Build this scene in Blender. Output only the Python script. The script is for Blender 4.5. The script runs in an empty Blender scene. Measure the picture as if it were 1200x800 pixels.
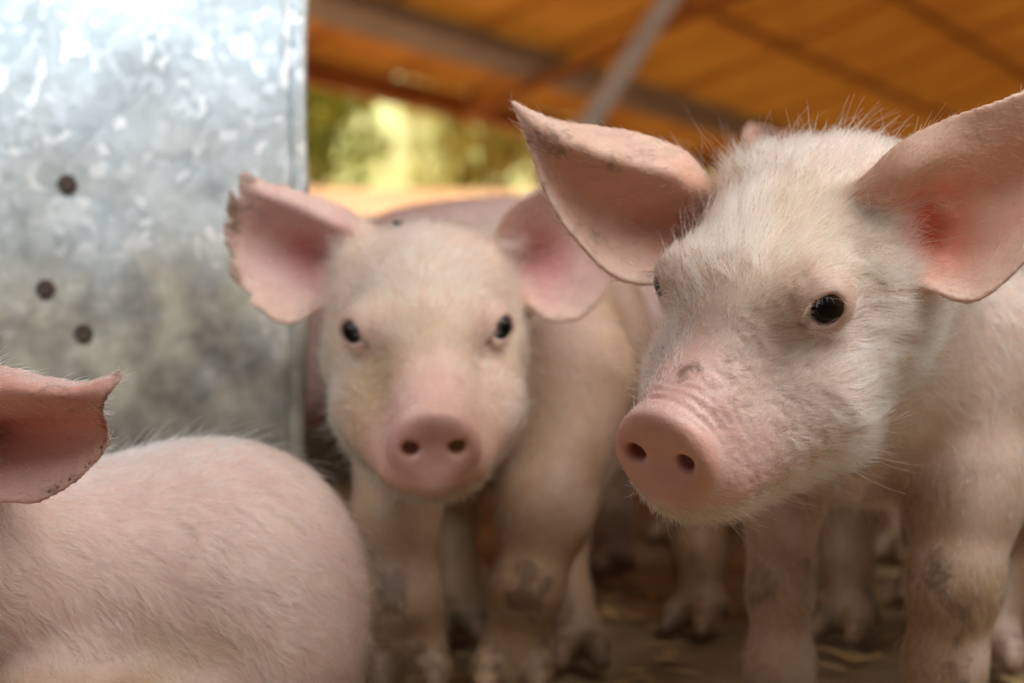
import bpy, math, random
import numpy as np
from mathutils import Vector, Matrix
from mathutils.kdtree import KDTree

rng = np.random.default_rng(7)
random.seed(7)
C = bpy.context.scene.collection
sc = bpy.context.scene

# ------------------------------------------------------------------ camera
CAM_H = 0.20
F = 2000.0                                    # focal length in pixels of the 1200 px wide frame
cam = bpy.data.cameras.new('camera')
cam.sensor_width = 36.0
cam.lens = 60.0
cam.clip_start = 0.02
cam.dof.use_dof = True
cam.dof.focus_distance = 0.665
cam.dof.aperture_fstop = 7.0
cam_o = bpy.data.objects.new('camera', cam)
C.objects.link(cam_o)
cam_o.location = (0, 0, CAM_H)
cam_o.rotation_euler = (math.pi / 2, 0, 0)
sc.camera = cam_o

# ------------------------------------------------------------------ light
world = bpy.data.worlds.new('sky')
sc.world = world
world.use_nodes = True
wn, wl = world.node_tree.nodes, world.node_tree.links
wn.clear()
wo = wn.new('ShaderNodeOutputWorld')
wb = wn.new('ShaderNodeBackground')
wtc = wn.new('ShaderNodeTexCoord')
wsep = wn.new('ShaderNodeSeparateXYZ')
wr = wn.new('ShaderNodeValToRGB')
wl.new(wtc.outputs['Generated'], wsep.inputs[0])
wl.new(wsep.outputs['Z'], wr.inputs[0])
wr.color_ramp.elements[0].position = 0.0
wr.color_ramp.elements[0].color = (0.95, 0.93, 0.86, 1)
wr.color_ramp.elements[1].position = 0.7
wr.color_ramp.elements[1].color = (0.62, 0.80, 1.0, 1)
wl.new(wr.outputs[0], wb.inputs['Color'])
wb.inputs['Strength'].default_value = 0.16
wl.new(wb.outputs[0], wo.inputs[0])

def add_light(name, kind, loc, target, energy, color, **kw):
    l = bpy.data.lights.new(name, kind)
    l.energy = energy
    l.color = color
    for k, v in kw.items():
        setattr(l, k, v)
    o = bpy.data.objects.new(name, l)
    C.objects.link(o)
    o.location = loc
    o.rotation_euler = (Vector(target) - Vector(loc)).to_track_quat('-Z', 'Y').to_euler()
    return o

# high sun over the yard; the barn roof keeps it off the piglets
add_light('sun', 'SUN', (-3.5, 8.4, 9), (0, 8.5, 0), 8.0, (1.0, 0.95, 0.84), angle=0.03)
# added soft key lamp standing in for daylight from above right
add_light('added_key_light', 'AREA', (0.52, 0.48, 0.93), (0.13, 0.86, 0.26), 10.0, (1.0, 0.975, 0.94), shape='RECTANGLE', size=0.8, size_y=0.6)
add_light('added_panel_light', 'AREA', (-0.50, 0.36, 0.85), (-0.36, 1.04, 0.50), 1.9, (0.84, 0.93, 1.0), shape='RECTANGLE', size=0.5, size_y=0.4, spread=1.35)  # added lamp aimed at the feeder panel to brighten its upper part

sc.view_settings.view_transform = 'Standard'
sc.view_settings.look = 'None'
sc.view_settings.gamma = 1.0
sc.view_settings.exposure = 0.0
sc.cycles.max_bounces = 10
sc.cycles.transparent_max_bounces = 16

# ------------------------------------------------------------------ helpers
def P(u, v, d):
    """world point seen at pixel (u, v) at distance d in front of the camera"""
    return np.array([(u - 600.0) / F * d, d, CAM_H + (400.0 - v) / F * d])

def tag(o, label=None, cat=None, group=None, kind=None):
    if label: o['label'] = label
    if cat: o['category'] = cat
    if group: o['group'] = group
    if kind: o['kind'] = kind
    return o

def mesh_obj(name, verts, faces, mat, parent=None, smooth=True):
    me = bpy.data.meshes.new(name)
    verts = np.asarray(verts, np.float32)
    me.from_pydata(verts.tolist(), [], [list(map(int, f)) for f in faces])
    me.update()
    if smooth:
        me.polygons.foreach_set('use_smooth', np.ones(len(me.polygons), bool))
    if mat: me.materials.append(mat)
    o = bpy.data.objects.new(name, me)
    C.objects.link(o)
    if parent: o.parent = parent
    return o

_lat = np.random.default_rng(11).random((32, 32, 32, 3)).astype(np.float32) * 2 - 1
def noise3(p, scale):
    """smooth value noise, three channels in -1..1"""
    q = p * scale
    i = np.floor(q).astype(int)
    f = (q - i).astype(np.float32)
    f = f * f * (3 - 2 * f)
    out = 0
    for a in (0, 1):
        for b in (0, 1):
            for c in (0, 1):
                w = ((f[:, 0] if a else 1 - f[:, 0]) * (f[:, 1] if b else 1 - f[:, 1]) * (f[:, 2] if c else 1 - f[:, 2]))[:, None]
                out = out + w * _lat[(i[:, 0] + a) % 32, (i[:, 1] + b) % 32, (i[:, 2] + c) % 32]
    return out

def sstep(a, b, x):
    t = np.clip((x - a) / (b - a), 0, 1)
    return t * t * (3 - 2 * t)

# ------------------------------------------------------------------ materials
class NT:
    def __init__(s, name):
        s.m = bpy.data.materials.new(name)
        s.m.use_nodes = True
        s.t = s.m.node_tree
        s.t.nodes.clear()
        s.out = s.t.nodes.new('ShaderNodeOutputMaterial')
    def n(s, kind, **kw):
        nd = s.t.nodes.new(kind)
        for k, v in kw.items():
            if k in nd.inputs: nd.inputs[k].default_value = v
            else: setattr(nd, k, v)
        return nd
    def l(s, a, b): s.t.links.new(a, b)
    def ramp(s, src, stops):
        r = s.n('ShaderNodeValToRGB')
        e = r.color_ramp.elements
        while len(e) < len(stops): e.new(0.5)
        for el, (p, c) in zip(e, stops):
            el.position = p
            el.color = (*c, 1) if len(c) == 3 else c
        s.l(src, r.inputs[0])
        return r.outputs[0]
    def noise(s, vec, scale, detail=4, rough=0.55, dist=0.0):
        nd = s.n('ShaderNodeTexNoise')
        nd.inputs['Scale'].default_value = scale
        nd.inputs['Detail'].default_value = detail
        nd.inputs['Roughness'].default_value = rough
        nd.inputs['Distortion'].default_value = dist
        s.l(vec, nd.inputs['Vector'])
        return nd.outputs['Fac']
    def mix(s, fac, a, b, mode='MIX'):
        m = s.n('ShaderNodeMix')
        m.data_type = 'RGBA'
        m.blend_type = mode
        for sock, val in ((m.inputs[0], fac), (m.inputs[6], a), (m.inputs[7], b)):
            if hasattr(val, 'links'): s.l(val, sock)
            else: sock.default_value = val if isinstance(val, (int, float)) else (*val, 1)
        return m.outputs[2]
    def math(s, op, a, b=0.0):
        m = s.n('ShaderNodeMath')
        m.operation = op
        for sock, val in ((m.inputs[0], a), (m.inputs[1], b)):
            if hasattr(val, 'links'): s.l(val, sock)
            else: sock.default_value = val
        return m.outputs[0]
    def bump(s, h, strength, dist):
        b = s.n('ShaderNodeBump')
        b.inputs['Strength'].default_value = strength
        b.inputs['Distance'].default_value = dist
        s.l(h, b.inputs['Height'])
        return b.outputs[0]
    def finish(s, shader):
        s.l(shader, s.out.inputs['Surface'])
        return s.m

def simple_mat(name, c1, c2, scale, rough=0.7, metallic=0.0, bump=0.3, bdist=0.002, detail=4):
    t = NT(name)
    tc = t.n('ShaderNodeTexCoord').outputs['Object']
    nz = t.noise(tc, scale, detail)
    col = t.ramp(nz, [(0.3, c1), (0.7, c2)])
    p = t.n('ShaderNodeBsdfPrincipled')
    t.l(col, p.inputs['Base Color'])
    p.inputs['Roughness'].default_value = rough
    p.inputs['Metallic'].default_value = metallic
    t.l(t.bump(nz, bump, bdist), p.inputs['Normal'])
    return t.finish(p.outputs[0])

def skin_mat():
    t = NT('piglet_skin')
    tc = t.n('ShaderNodeTexCoord').outputs['Object']
    a = t.n('ShaderNodeAttribute', attribute_name='skin_tone').outputs['Color']
    d = t.n('ShaderNodeAttribute', attribute_name='dirt').outputs['Fac']
    mott = t.noise(tc, 70, 5, 0.6)
    mc = t.ramp(mott, [(0.3, (0.86, 0.78, 0.78)), (0.7, (1.0, 1.0, 1.0))])
    col = t.mix(1.0, a, mc, 'MULTIPLY')
    vor = t.noise(tc, 170, 4, 0.65, 0.6)
    big = t.noise(tc, 55, 3, 0.6)
    s1 = t.math('MULTIPLY', t.math('ADD', vor, t.math('MULTIPLY', big, 0.8)), 0.56)
    thr = t.math('SUBTRACT', t.math('ADD', s1, t.math('MULTIPLY', d, 0.42)), 0.72)
    m = t.n('ShaderNodeClamp')
    t.l(t.math('MULTIPLY', thr, 6.5), m.inputs[0])
    col2 = t.mix(t.math('MULTIPLY', m.outputs[0], 0.72), col, (0.13, 0.078, 0.045))
    p = t.n('ShaderNodeBsdfPrincipled')
    t.l(col2, p.inputs['Base Color'])
    p.inputs['Roughness'].default_value = 0.48
    p.inputs['Specular IOR Level'].default_value = 0.42
    p.inputs['Subsurface Weight'].default_value = 0.28
    p.inputs['Subsurface Radius'].default_value = (1.0, 0.32, 0.18)
    p.inputs['Subsurface Scale'].default_value = 0.006
    h1 = t.noise(tc, 420, 4, 0.6)
    vo = t.n('ShaderNodeTexVoronoi')
    vo.inputs['Scale'].default_value = 620
    t.l(tc, vo.inputs['Vector'])
    hh = t.math('ADD', t.math('MULTIPLY', h1, 0.7), t.math('MULTIPLY', vo.outputs['Distance'], 0.5))
    hh = t.math('ADD', hh, t.math('MULTIPLY', m.outputs[0], 0.8))
    t.l(t.bump(hh, 0.32, 0.0007), p.inputs['Normal'])
    return t.finish(p.outputs[0])

def fur_mat():
    t = NT('piglet_hair')
    col = t.n('ShaderNodeAttribute', attribute_name='hair_tone').outputs['Color']
    p = t.n('ShaderNodeBsdfHairPrincipled')
    p.parametrization = 'COLOR'
    t.l(col, p.inputs['Color'])
    p.inputs['Roughness'].default_value = 0.35
    p.inputs['Radial Roughness'].default_value = 0.45
    return t.finish(p.outputs[0])

SKIN, FUR = skin_mat(), fur_mat()

def eye_mat():
    t = NT('dark_wet_eye')
    p = t.n('ShaderNodeBsdfPrincipled')
    tc = t.n('ShaderNodeTexCoord').outputs['Object']
    g = t.n('ShaderNodeTexGradient', gradient_type='SPHERICAL')
    mp = t.n('ShaderNodeMapping')
    mp.inputs['Location'].default_value = (0, -0.0085, 0)
    mp.inputs['Scale'].default_value = (1, 1, 1)
    sc_ = t.n('ShaderNodeVectorMath', operation='SCALE')
    t.l(tc, mp.inputs[0]); t.l(mp.outputs[0], sc_.inputs[0])
    sc_.inputs['Scale'].default_value = 150
    t.l(sc_.outputs[0], g.inputs[0])
    col = t.ramp(g.outputs['Fac'], [(0.0, (0.055, 0.035, 0.028)), (0.12, (0.03, 0.014, 0.008)), (0.32, (0.016, 0.008, 0.005)), (0.5, (0.002, 0.002, 0.002))])
    t.l(col, p.inputs['Base Color'])
    p.inputs['Roughness'].default_value = 0.06
    p.inputs['Specular IOR Level'].default_value = 0.22
    return t.finish(p.outputs[0])
EYE = eye_mat()

# ------------------------------------------------------------------ implicit modelling of the animals
BIG = 0.05
class Shape:
    def __init__(s):
        s.add, s.cut = [], []
    def cone(s, a, b, ra, rb, k=0.012, g='trunk', cut=False):
        a, b = np.array(a, float), np.array(b, float)
        r = max(ra, rb)
        (s.cut if cut else s.add).append(dict(t='c', a=a, b=b, ra=ra, rb=rb, k=k, g=g, lo=np.minimum(a, b) - r, hi=np.maximum(a, b) + r))
    def ell(s, c, r, R=None, k=0.012, g='trunk', cut=False):
        c, r = np.array(c, float), np.array(r, float)
        m = r.max()
        (s.cut if cut else s.add).append(dict(t='e', c=c, r=r, R=np.eye(3) if R is None else R, k=k, g=g, lo=c - m, hi=c + m))
    @staticmethod
    def dist(p, X):
        if p['t'] == 'c':
            ba = p['b'] - p['a']
            h = np.clip(((X - p['a']) @ ba) / (ba @ ba + 1e-12), 0, 1)
            return np.linalg.norm(X - p['a'] - h[:, None] * ba, axis=1) - (p['ra'] + (p['rb'] - p['ra']) * h)
        q = (X - p['c']) @ p['R']
        k0 = np.linalg.norm(q / p['r'], axis=1)
        k1 = np.linalg.norm(q / (p['r'] ** 2), axis=1)
        return np.where(k1 > 1e-9, k0 * (k0 - 1) / np.maximum(k1, 1e-9), -p['r'].min())
    def sdf(s, X):
        d = np.full(len(X), BIG)
        for p in s.add:
            m = p['k'] + 0.02
            idx = np.flatnonzero(np.all((X > p['lo'] - m) & (X < p['hi'] + m), axis=1))
            if not len(idx): continue
            e = s.dist(p, X[idx])
            c, k = d[idx], p['k']
            h = np.maximum(k - np.abs(c - e), 0) / k
            d[idx] = np.minimum(c, e) - h * h * k * 0.25
        for p in s.cut:
            m = p['k'] + 0.01
            idx = np.flatnonzero(np.all((X > p['lo'] - m) & (X < p['hi'] + m), axis=1))
            if not len(idx): continue
            e = -s.dist(p, X[idx])
            c, k = d[idx], p['k']
            h = np.maximum(k - np.abs(c - e), 0) / k
            d[idx] = np.maximum(c, e) + h * h * k * 0.25
        return d
    def groups(s, X, names):
        out = {}
        for n in names:
            d = np.full(len(X), BIG)
            for p in s.add:
                if p['g'] != n: continue
                m = 0.04
                idx = np.flatnonzero(np.all((X > p['lo'] - m) & (X < p['hi'] + m), axis=1))
                if len(idx): d[idx] = np.minimum(d[idx], s.dist(p, X[idx]))
            out[n] = d
        return out

def catmull(Pm, n):
    """resample rows of control points (k,3) to n points with a Catmull-Rom spline"""
    k = len(Pm)
    t = np.linspace(0, k - 1 - 1e-9, n)
    i = t.astype(int)
    f = (t - i)
    g = lambda j: Pm[np.clip(j, 0, k - 1)]
    sh = (len(f),) + (1,) * (Pm.ndim - 1)
    f = f.reshape(sh)
    p0, p1, p2, p3 = g(i - 1), g(i), g(i + 1), g(i + 2)
    return 0.5 * ((2 * p1) + (-p0 + p2) * f + (2 * p0 - 5 * p1 + 4 * p2 - p3) * f ** 2 + (-p0 + 3 * p1 - 3 * p2 + p3) * f ** 3)

def ear_surface(rows, step=0.0008):
    """rows[i][j] control points from base to tip, from one rim over the hollow to the other rim"""
    G = np.array(rows, float)
    L = np.linalg.norm(np.diff(G, axis=0), axis=2).sum(0).max()
    Wd = np.linalg.norm(np.diff(G, axis=1), axis=2).sum(1).max()
    nr, nc = int(L / step) + 2, int(Wd / step) + 2
    S = catmull(G, nr)
    S = catmull(np.swapaxes(S, 0, 1), nc)
    S = np.swapaxes(S, 0, 1)
    s = np.repeat(np.linspace(0, 1, nr)[:, None], nc, 1)
    t = np.repeat(np.linspace(0, 1, nc)[None], nr, 0)
    du = np.gradient(S, axis=0)
    dv = np.gradient(S, axis=1)
    nrm = np.cross(du, dv)
    nrm /= np.linalg.norm(nrm, axis=2, keepdims=True) + 1e-9
    nz = noise3(S.reshape(-1, 3), 160)[:, 0].reshape(s.shape) * 0.6 + noise3(S.reshape(-1, 3), 420)[:, 0].reshape(s.shape) * 0.4
    tip = du / (np.linalg.norm(du, axis=2, keepdims=True) + 1e-9)
    return dict(p=S.reshape(-1, 3), s=s.ravel(), t=t.ravel(), n=nrm.reshape(-1, 3), tip=tip.reshape(-1, 3), nz=nz.ravel())

def build_mesh(shape, ears, h, lo, hi):
    lo, hi = np.array(lo, float), np.array(hi, float)
    B = 4
    nb = np.ceil((hi - lo) / (h * B)).astype(int) + 1
    ax = [lo[i] + np.arange(nb[i] + 1) * h * B for i in range(3)]
    gx = np.stack(np.meshgrid(*ax, indexing='ij'), -1).reshape(-1, 3)
    dc = shape.sdf(gx).reshape(nb + 1)
    mn = np.full(nb, 1e9)
    for a in (0, 1):
        for b in (0, 1):
            for c in (0, 1):
                mn = np.minimum(mn, np.abs(dc[a:a + nb[0], b:b + nb[1], c:c + nb[2]]))
    act = mn < h * B * 2.0
    for e in ears:
        bi = ((e['p'] - lo) / (h * B)).astype(int)
        for off in ((-.5, -.5, -.5), (.5, .5, .5), (-.5, .5, .5), (.5, -.5, .5), (.5, .5, -.5), (-.5, -.5, .5), (-.5, .5, -.5), (.5, -.5, -.5), (0, 0, 0)):
            bj = np.floor((e['p'] - lo) / (h * B) + np.array(off)).astype(int)
            ok = np.all((bj >= 0) & (bj < nb), axis=1)
            bj = bj[ok]
            act[bj[:, 0], bj[:, 1], bj[:, 2]] = True
    n = nb * B
    Fg = dc[:-1, :-1, :-1].astype(np.float32).repeat(B, 0).repeat(B, 1).repeat(B, 2)
    Fg = np.where(Fg < 0, -BIG, BIG).astype(np.float32)
    blk = np.argwhere(act)
    loc = np.stack(np.meshgrid(*[np.arange(B)] * 3, indexing='ij'), -1).reshape(-1, 3)
    idx = (blk[:, None, :] * B + loc[None]).reshape(-1, 3)
    vals = np.empty(len(idx), np.float32)
    for s0 in range(0, len(idx), 400000):
        vals[s0:s0 + 400000] = shape.sdf(lo + idx[s0:s0 + 400000] * h)
    Fg[idx[:, 0], idx[:, 1], idx[:, 2]] = vals
    # ears: distance to a sheet of finite thickness, splatted
    if ears:
        E = np.full(Fg.shape, BIG, np.float32)
        R = int(math.ceil(0.0065 / h))
        nb3 = np.stack(np.meshgrid(*[np.arange(-R, R + 1)] * 3, indexing='ij'), -1).reshape(-1, 3)
        for e in ears:
            edge = np.minimum(e['t'], 1 - e['t'])
            th = e['th'] * (0.85 + 0.15 * sstep(0.0, 0.12, edge)) * (1.25 - 0.45 * e['s'])
            base = np.round((e['p'] - lo) / h).astype(int)
            for off in nb3:
                q = base + off
                ok = np.all((q >= 0) & (q < n), axis=1)
                qq = q[ok]
                d = (np.linalg.norm(lo + qq * h - e['p'][ok], axis=1) - th[ok]).astype(np.float32)
                np.minimum.at(E, (qq[:, 0], qq[:, 1], qq[:, 2]), d)
        k = 0.009
        m = E < 0.012
        c, ee = Fg[m], E[m]
        hh = np.maximum(k - np.abs(c - ee), 0) / k
        Fg[m] = np.minimum(c, ee) - hh * hh * k * 0.25
        del E
    # surface nets
    S = (Fg < 0)
    cnt = np.zeros(np.array(S.shape) - 1, np.uint8)
    for a in (0, 1):
        for b in (0, 1):
            for c in (0, 1):
                cnt += S[a:a + cnt.shape[0], b:b + cnt.shape[1], c:c + cnt.shape[2]]
    cells = np.argwhere((cnt > 0) & (cnt < 8))
    cid = np.full(cnt.shape, -1, np.int32)
    cid[cells[:, 0], cells[:, 1], cells[:, 2]] = np.arange(len(cells))
    cor = [(a, b, c) for a in (0, 1) for b in (0, 1) for c in (0, 1)]
    val = {k: Fg[cells[:, 0] + k[0], cells[:, 1] + k[1], cells[:, 2] + k[2]] for k in cor}
    acc = np.zeros((len(cells), 3)); num = np.zeros(len(cells))
    for k1 in cor:
        for axi in range(3):
            if k1[axi] == 0:
                k2 = tuple(1 if j == axi else k1[j] for j in range(3))
                a, b = val[k1], val[k2]
                m = (a < 0) != (b < 0)
                t = np.where(m, a / np.where(m, a - b, 1), 0)
                q = np.tile(np.array(k1, float), (len(cells), 1))
                q[:, axi] += t
                acc += q * m[:, None]; num += m
    V = lo + (cells + acc / num[:, None]) * h
    faces = []
    for axi in range(3):
        o1, o2 = [(1, 2), (2, 0), (0, 1)][axi]
        sl0 = [slice(None)] * 3; sl1 = [slice(None)] * 3
        sl0[axi] = slice(0, -1); sl1[axi] = slice(1, None)
        A, Bm = S[tuple(sl0)], S[tuple(sl1)]
        e = np.argwhere(A != Bm)
        e = e[(e[:, o1] > 0) & (e[:, o2] > 0) & (e[:, o1] < cnt.shape[o1]) & (e[:, o2] < cnt.shape[o2])]
        if not len(e): continue
        s_in = A[e[:, 0], e[:, 1], e[:, 2]]
        def cc(d1, d2):
            q = e.copy(); q[:, o1] -= d1; q[:, o2] -= d2
            return cid[q[:, 0], q[:, 1], q[:, 2]]
        q = np.stack([cc(1, 1), cc(0, 1), cc(0, 0), cc(1, 0)], 1)
        q[~s_in] = q[~s_in][:, ::-1]
        faces.append(q)
    Q = np.concatenate(faces)
    Q = Q[np.all(Q >= 0, axis=1)]
    # light smoothing
    for it in range(3):
        sm = np.zeros_like(V); ct = np.zeros(len(V))
        for a, b in ((0, 1), (1, 2), (2, 3), (3, 0)):
            for x, y in ((a, b), (b, a)):
                for j in range(3): sm[:, j] += np.bincount(Q[:, x], V[Q[:, y], j], len(V))
                ct += np.bincount(Q[:, x], minlength=len(V))
        w = 0.5 if it != 1 else -0.2
        V = V + w * (sm / np.maximum(ct, 1)[:, None] - V)
    return V, Q

def vnormals(V, Q):
    fn = np.cross(V[Q[:, 2]] - V[Q[:, 0]], V[Q[:, 3]] - V[Q[:, 1]])
    N = np.zeros_like(V)
    for j in range(4):
        for k in range(3): N[:, k] += np.bincount(Q[:, j], fn[:, k], len(V))
    return N / (np.linalg.norm(N, axis=1, keepdims=True) + 1e-12), np.linalg.norm(fn, axis=1) * 0.5, fn

# ---- head shared by all piglets, centimetres, x = right of the animal, y = snout, z = up
EYE_C = np.array([3.52, 6.85, -0.05])
def head_prims(sh, M, O, sc_=1.0):
    T = lambda q: O + M @ (np.array(q, float) * 0.01 * sc_)
    Rr = M
    f = 0.01 * sc_
    E = lambda c, r, k=1.2, R=None, cut=False: sh.ell(T(c), np.array(r) * f, Rr if R is None else Rr @ R, k * f, 'head', cut)
    K = lambda a, b, ra, rb, k=1.2, cut=False: sh.cone(T(a), T(b), ra * f, rb * f, k * f, 'head', cut)
    E((0, 1.9, -1.7), (4.85, 5.8, 4.3))
    E((0, 4.8, -0.2), (3.5, 4.2, 2.2))
    E((0, -0.6, -0.7), (4.3, 3.6, 3.2))
    K((0, 13.3, -3.5), (0, 7.0, -2.5), 1.95, 2.9, 2.2)
    K((0, 13.0, -4.5), (0, 8.0, -4.6), 1.75, 2.7, 1.5)
    K((0, 12.5, -5.85), (0, 4.8, -5.2), 1.25, 2.6, 1.2)
    for s in (-1, 1):
        K((s * 1.15, 11.6, -5.75), (s * 2.3, 6.5, -5.4), 1.3, 2.1, 1.0)
    for s in (-1, 1):
        K((s * 1.5, 12.3, -5.0), (s * 2.8, 7.5, -4.4), 1.35, 2.15, 1.2)
        K((s * 2.2, 7.0, -3.8), (s * 2.6, 3.2, -3.3), 2.15, 2.75, 1.5)
        E((s * 2.8, 6.4, 0.15), (1.2, 1.6, 1.2), 1.3)
        E((s * 3.7, -0.8, 1.1), (1.3, 1.5, 1.3), 1.5)
        # eyelid mound and almond opening
        ang = math.radians(-s * 35)
        cz, sz = math.cos(ang), math.sin(ang)
        Re = np.array([[cz, -sz, 0], [sz, cz, 0], [0, 0, 1.0]])      # local y points out of the socket
        el = np.radians(5)
        ce = EYE_C * np.array([s, 1, 1])
        sh.ell(T(ce), np.array((1.02, 1.02, 0.97)) * f, Rr, 0.9 * f, 'lid')
        outd = Re @ np.array([0, 1, 0.05])
        tl = s * math.radians(-20)
        Rt = np.array([[math.cos(tl), 0, math.sin(tl)], [0, 1, 0], [-math.sin(tl), 0, math.cos(tl)]])
        c1 = ce + outd * 0.95
        sh.ell(T(c1), np.array((0.71, 0.78, 0.61)) * f, Rr @ Re @ Rt, 0.12 * f, 'head', True)
        # inner corner of the eye: a narrow groove running down towards the snout
        K(tuple(ce + Re @ np.array((-s * 0.58, 0.86, -0.12))), tuple(ce + Re @ np.array((-s * 1.15, 0.88, -0.55))), 0.17, 0.06, 0.15, True)
    # snout disc
    E((0, 14.0, -3.2), (1.9, 0.70, 1.45), 0.6)
    for s in (-1, 1):
        E((s * 0.68, 13.9, -3.75), (1.5, 0.70, 1.15), 0.6)
    E((0, 13.6, -3.5), (2.1, 0.75, 1.5), 0.4)
    # front of the disc is slightly dished
    E((0, 17.7, -3.6), (3.6, 3.45, 3.4), 0.9, cut=True)
    for s in (-1, 1):
        K((s * 1.14, 14.8, -3.7), (s * 0.98, 13.4, -3.5), 0.34, 0.30, 0.28, True)
        K((s * 1.42, 14.8, -3.5), (s * 1.12, 13.8, -3.5), 0.27, 0.25, 0.28, True)
        pts = [(s * 0.1, 13.8, -5.75), (s * 1.2, 13.0, -5.65), (s * 2.2, 11.2, -5.4), (s * 3.1, 9.6, -5.15), (s * 4.1, 8.4, -4.6)]
        for a, b in zip(pts, pts[1:]):
            K(a, b, 0.19, 0.16, 0.3, True)

def leg_prims(sh, joints, foot_dir, g='leg', hoof=True):
    for (a, ra), (b, rb) in zip(joints, joints[1:]):
        sh.cone(a, b, ra, rb, 0.012, g)
    if not hoof: return
    a = np.array(joints[-1][0], float)
    fd = np.array([foot_dir[0], foot_dir[1], 0.0]); fd /= np.linalg.norm(fd)
    sd = np.array([-fd[1], fd[0], 0])
    r = joints[-1][1]
    for s in (-1, 1):
        sh.cone(a + sd * s * r * 0.5 + np.array([0, 0, 0.004]), a + sd * s * r * 0.75 + fd * 0.016 + np.array([0, 0, 0.014 - a[2]]), r * 0.66, r * 0.55, 0.004, 'foot')
        sh.cone(a + sd * s * r * 0.75 + fd * 0.012 + np.array([0, 0, 0.013 - a[2]]), a + sd * s * r * 0.8 + fd * 0.027 + np.array([0, 0, 0.007 - a[2]]), r * 0.55, 0.006, 0.003, 'foot')
        sh.cone(a + sd * s * r * 0.7 - fd * 0.010 + np.array([0, 0, 0.002]), a + sd * s * r * 0.9 - fd * 0.016 + np.array([0, 0, -0.008]), 0.006, 0.0035, 0.004, 'foot')

def make_fur(name, V, Q, att, n, parent, seg=5, view=np.array([0, 0, CAM_H]), rad=0.00006, cull=-0.35, seed=3):
    r = np.random.default_rng(seed)
    N, area, fn = vnormals(V, Q)
    dens = att['density'][Q].mean(1) * area
    fc = V[Q].mean(1)
    fnn = fn / (np.linalg.norm(fn, axis=1, keepdims=True) + 1e-12)
    vd = view - fc
    vd /= np.linalg.norm(vd, axis=1, keepdims=True)
    dens = dens * (np.sum(fnn * vd, 1) > cull)
    cdf = np.cumsum(dens); cdf /= cdf[-1]
    fi = np.searchsorted(cdf, r.random(n))
    a, b = r.random(n)[:, None], r.random(n)[:, None]
    bl = lambda A: (A[Q[fi, 0]].T * ((1 - a) * (1 - b)).ravel() + A[Q[fi, 1]].T * (a * (1 - b)).ravel() + A[Q[fi, 2]].T * (a * b).ravel() + A[Q[fi, 3]].T * ((1 - a) * b).ravel()).T
    p, nn, fl = bl(V), bl(N), bl(att['flow'])
    nn /= np.linalg.norm(nn, axis=1, keepdims=True) + 1e-9
    L = bl(att['length'][:, None])[:, 0] * (0.55 + 0.75 * r.random(n))
    lift = bl(att['lift'][:, None])
    stray = r.random(n) < 0.035
    L = np.where(stray, L * 2.1, L)
    lift = np.where(stray[:, None], lift * 1.6 + 0.15, lift)
    fl = fl + noise3(p, 85) * 0.45 + noise3(p + 3.3, 260) * 0.55 + noise3(p + 8.1, 30) * 0.25 + r.normal(0, 0.13, (n, 3))
    tg = fl - nn * np.sum(fl * nn, 1)[:, None]
    tg /= np.linalg.norm(tg, axis=1, keepdims=True) + 1e-9
    lift = np.clip(lift * (1 + 0.45 * noise3(p + 5, 200)[:, :1] + r.normal(0, 0.28, (n, 1))), 0.03, 1.5)
    d0 = tg + nn * lift * 1.5
    d0 /= np.linalg.norm(d0, axis=1, keepdims=True)
    d1 = tg + nn * lift * 0.45 + np.array([0, 0, -0.12]) + r.normal(0, 0.1, (n, 3))
    d1 /= np.linalg.norm(d1, axis=1, keepdims=True)
    pos = np.zeros((n, seg, 3), np.float32)
    cur = p - nn * 0.0004
    pos[:, 0] = cur
    for i in range(1, seg):
        t = (i - 0.5) / (seg - 1)
        d = d0 * (1 - t) + d1 * t
        d /= np.linalg.norm(d, axis=1, keepdims=True)
        cur = cur + d * (L / (seg - 1))[:, None]
        pos[:, i] = cur
    hc = bpy.data.hair_curves.new(name)
    hc.add_curves([seg] * n)
    hc.attributes['position'].data.foreach_set('vector', pos.ravel())
    ra = np.tile(np.linspace(1.0, 0.3, seg), (n, 1)) * (rad * (0.7 + 0.6 * r.random(n)))[:, None]
    if 'radius' not in hc.attributes: hc.attributes.new('radius', 'FLOAT', 'POINT')
    hc.attributes['radius'].data.foreach_set('value', ra.ravel().astype(np.float32))
    col = np.ones((n, 4), np.float32)
    col[:, :3] = bl(att['hair']) * (1 + r.normal(0, 0.05, (n, 1)))
    hv = noise3(p, 230)[:, 0] * 0.5 + noise3(p + 2, 45)[:, 1] * 0.5
    col[:, :3] *= 1 + (hv * np.array([[0.14], [0.20], [0.30]])).T
    dk_ = (r.random(n) < 0.10)
    col[dk_, :3] *= np.array([0.72, 0.58, 0.42])
    col = np.clip(col, 0.02, 0.96)
    at = hc.attributes.new('hair_tone', 'FLOAT_COLOR', 'CURVE')
    at.data.foreach_set('color', col.ravel())
    hc.materials.append(FUR)
    o = bpy.data.objects.new(name, hc)
    C.objects.link(o)
    o.parent = parent
    o['kind'] = 'stuff'
    return o

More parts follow.
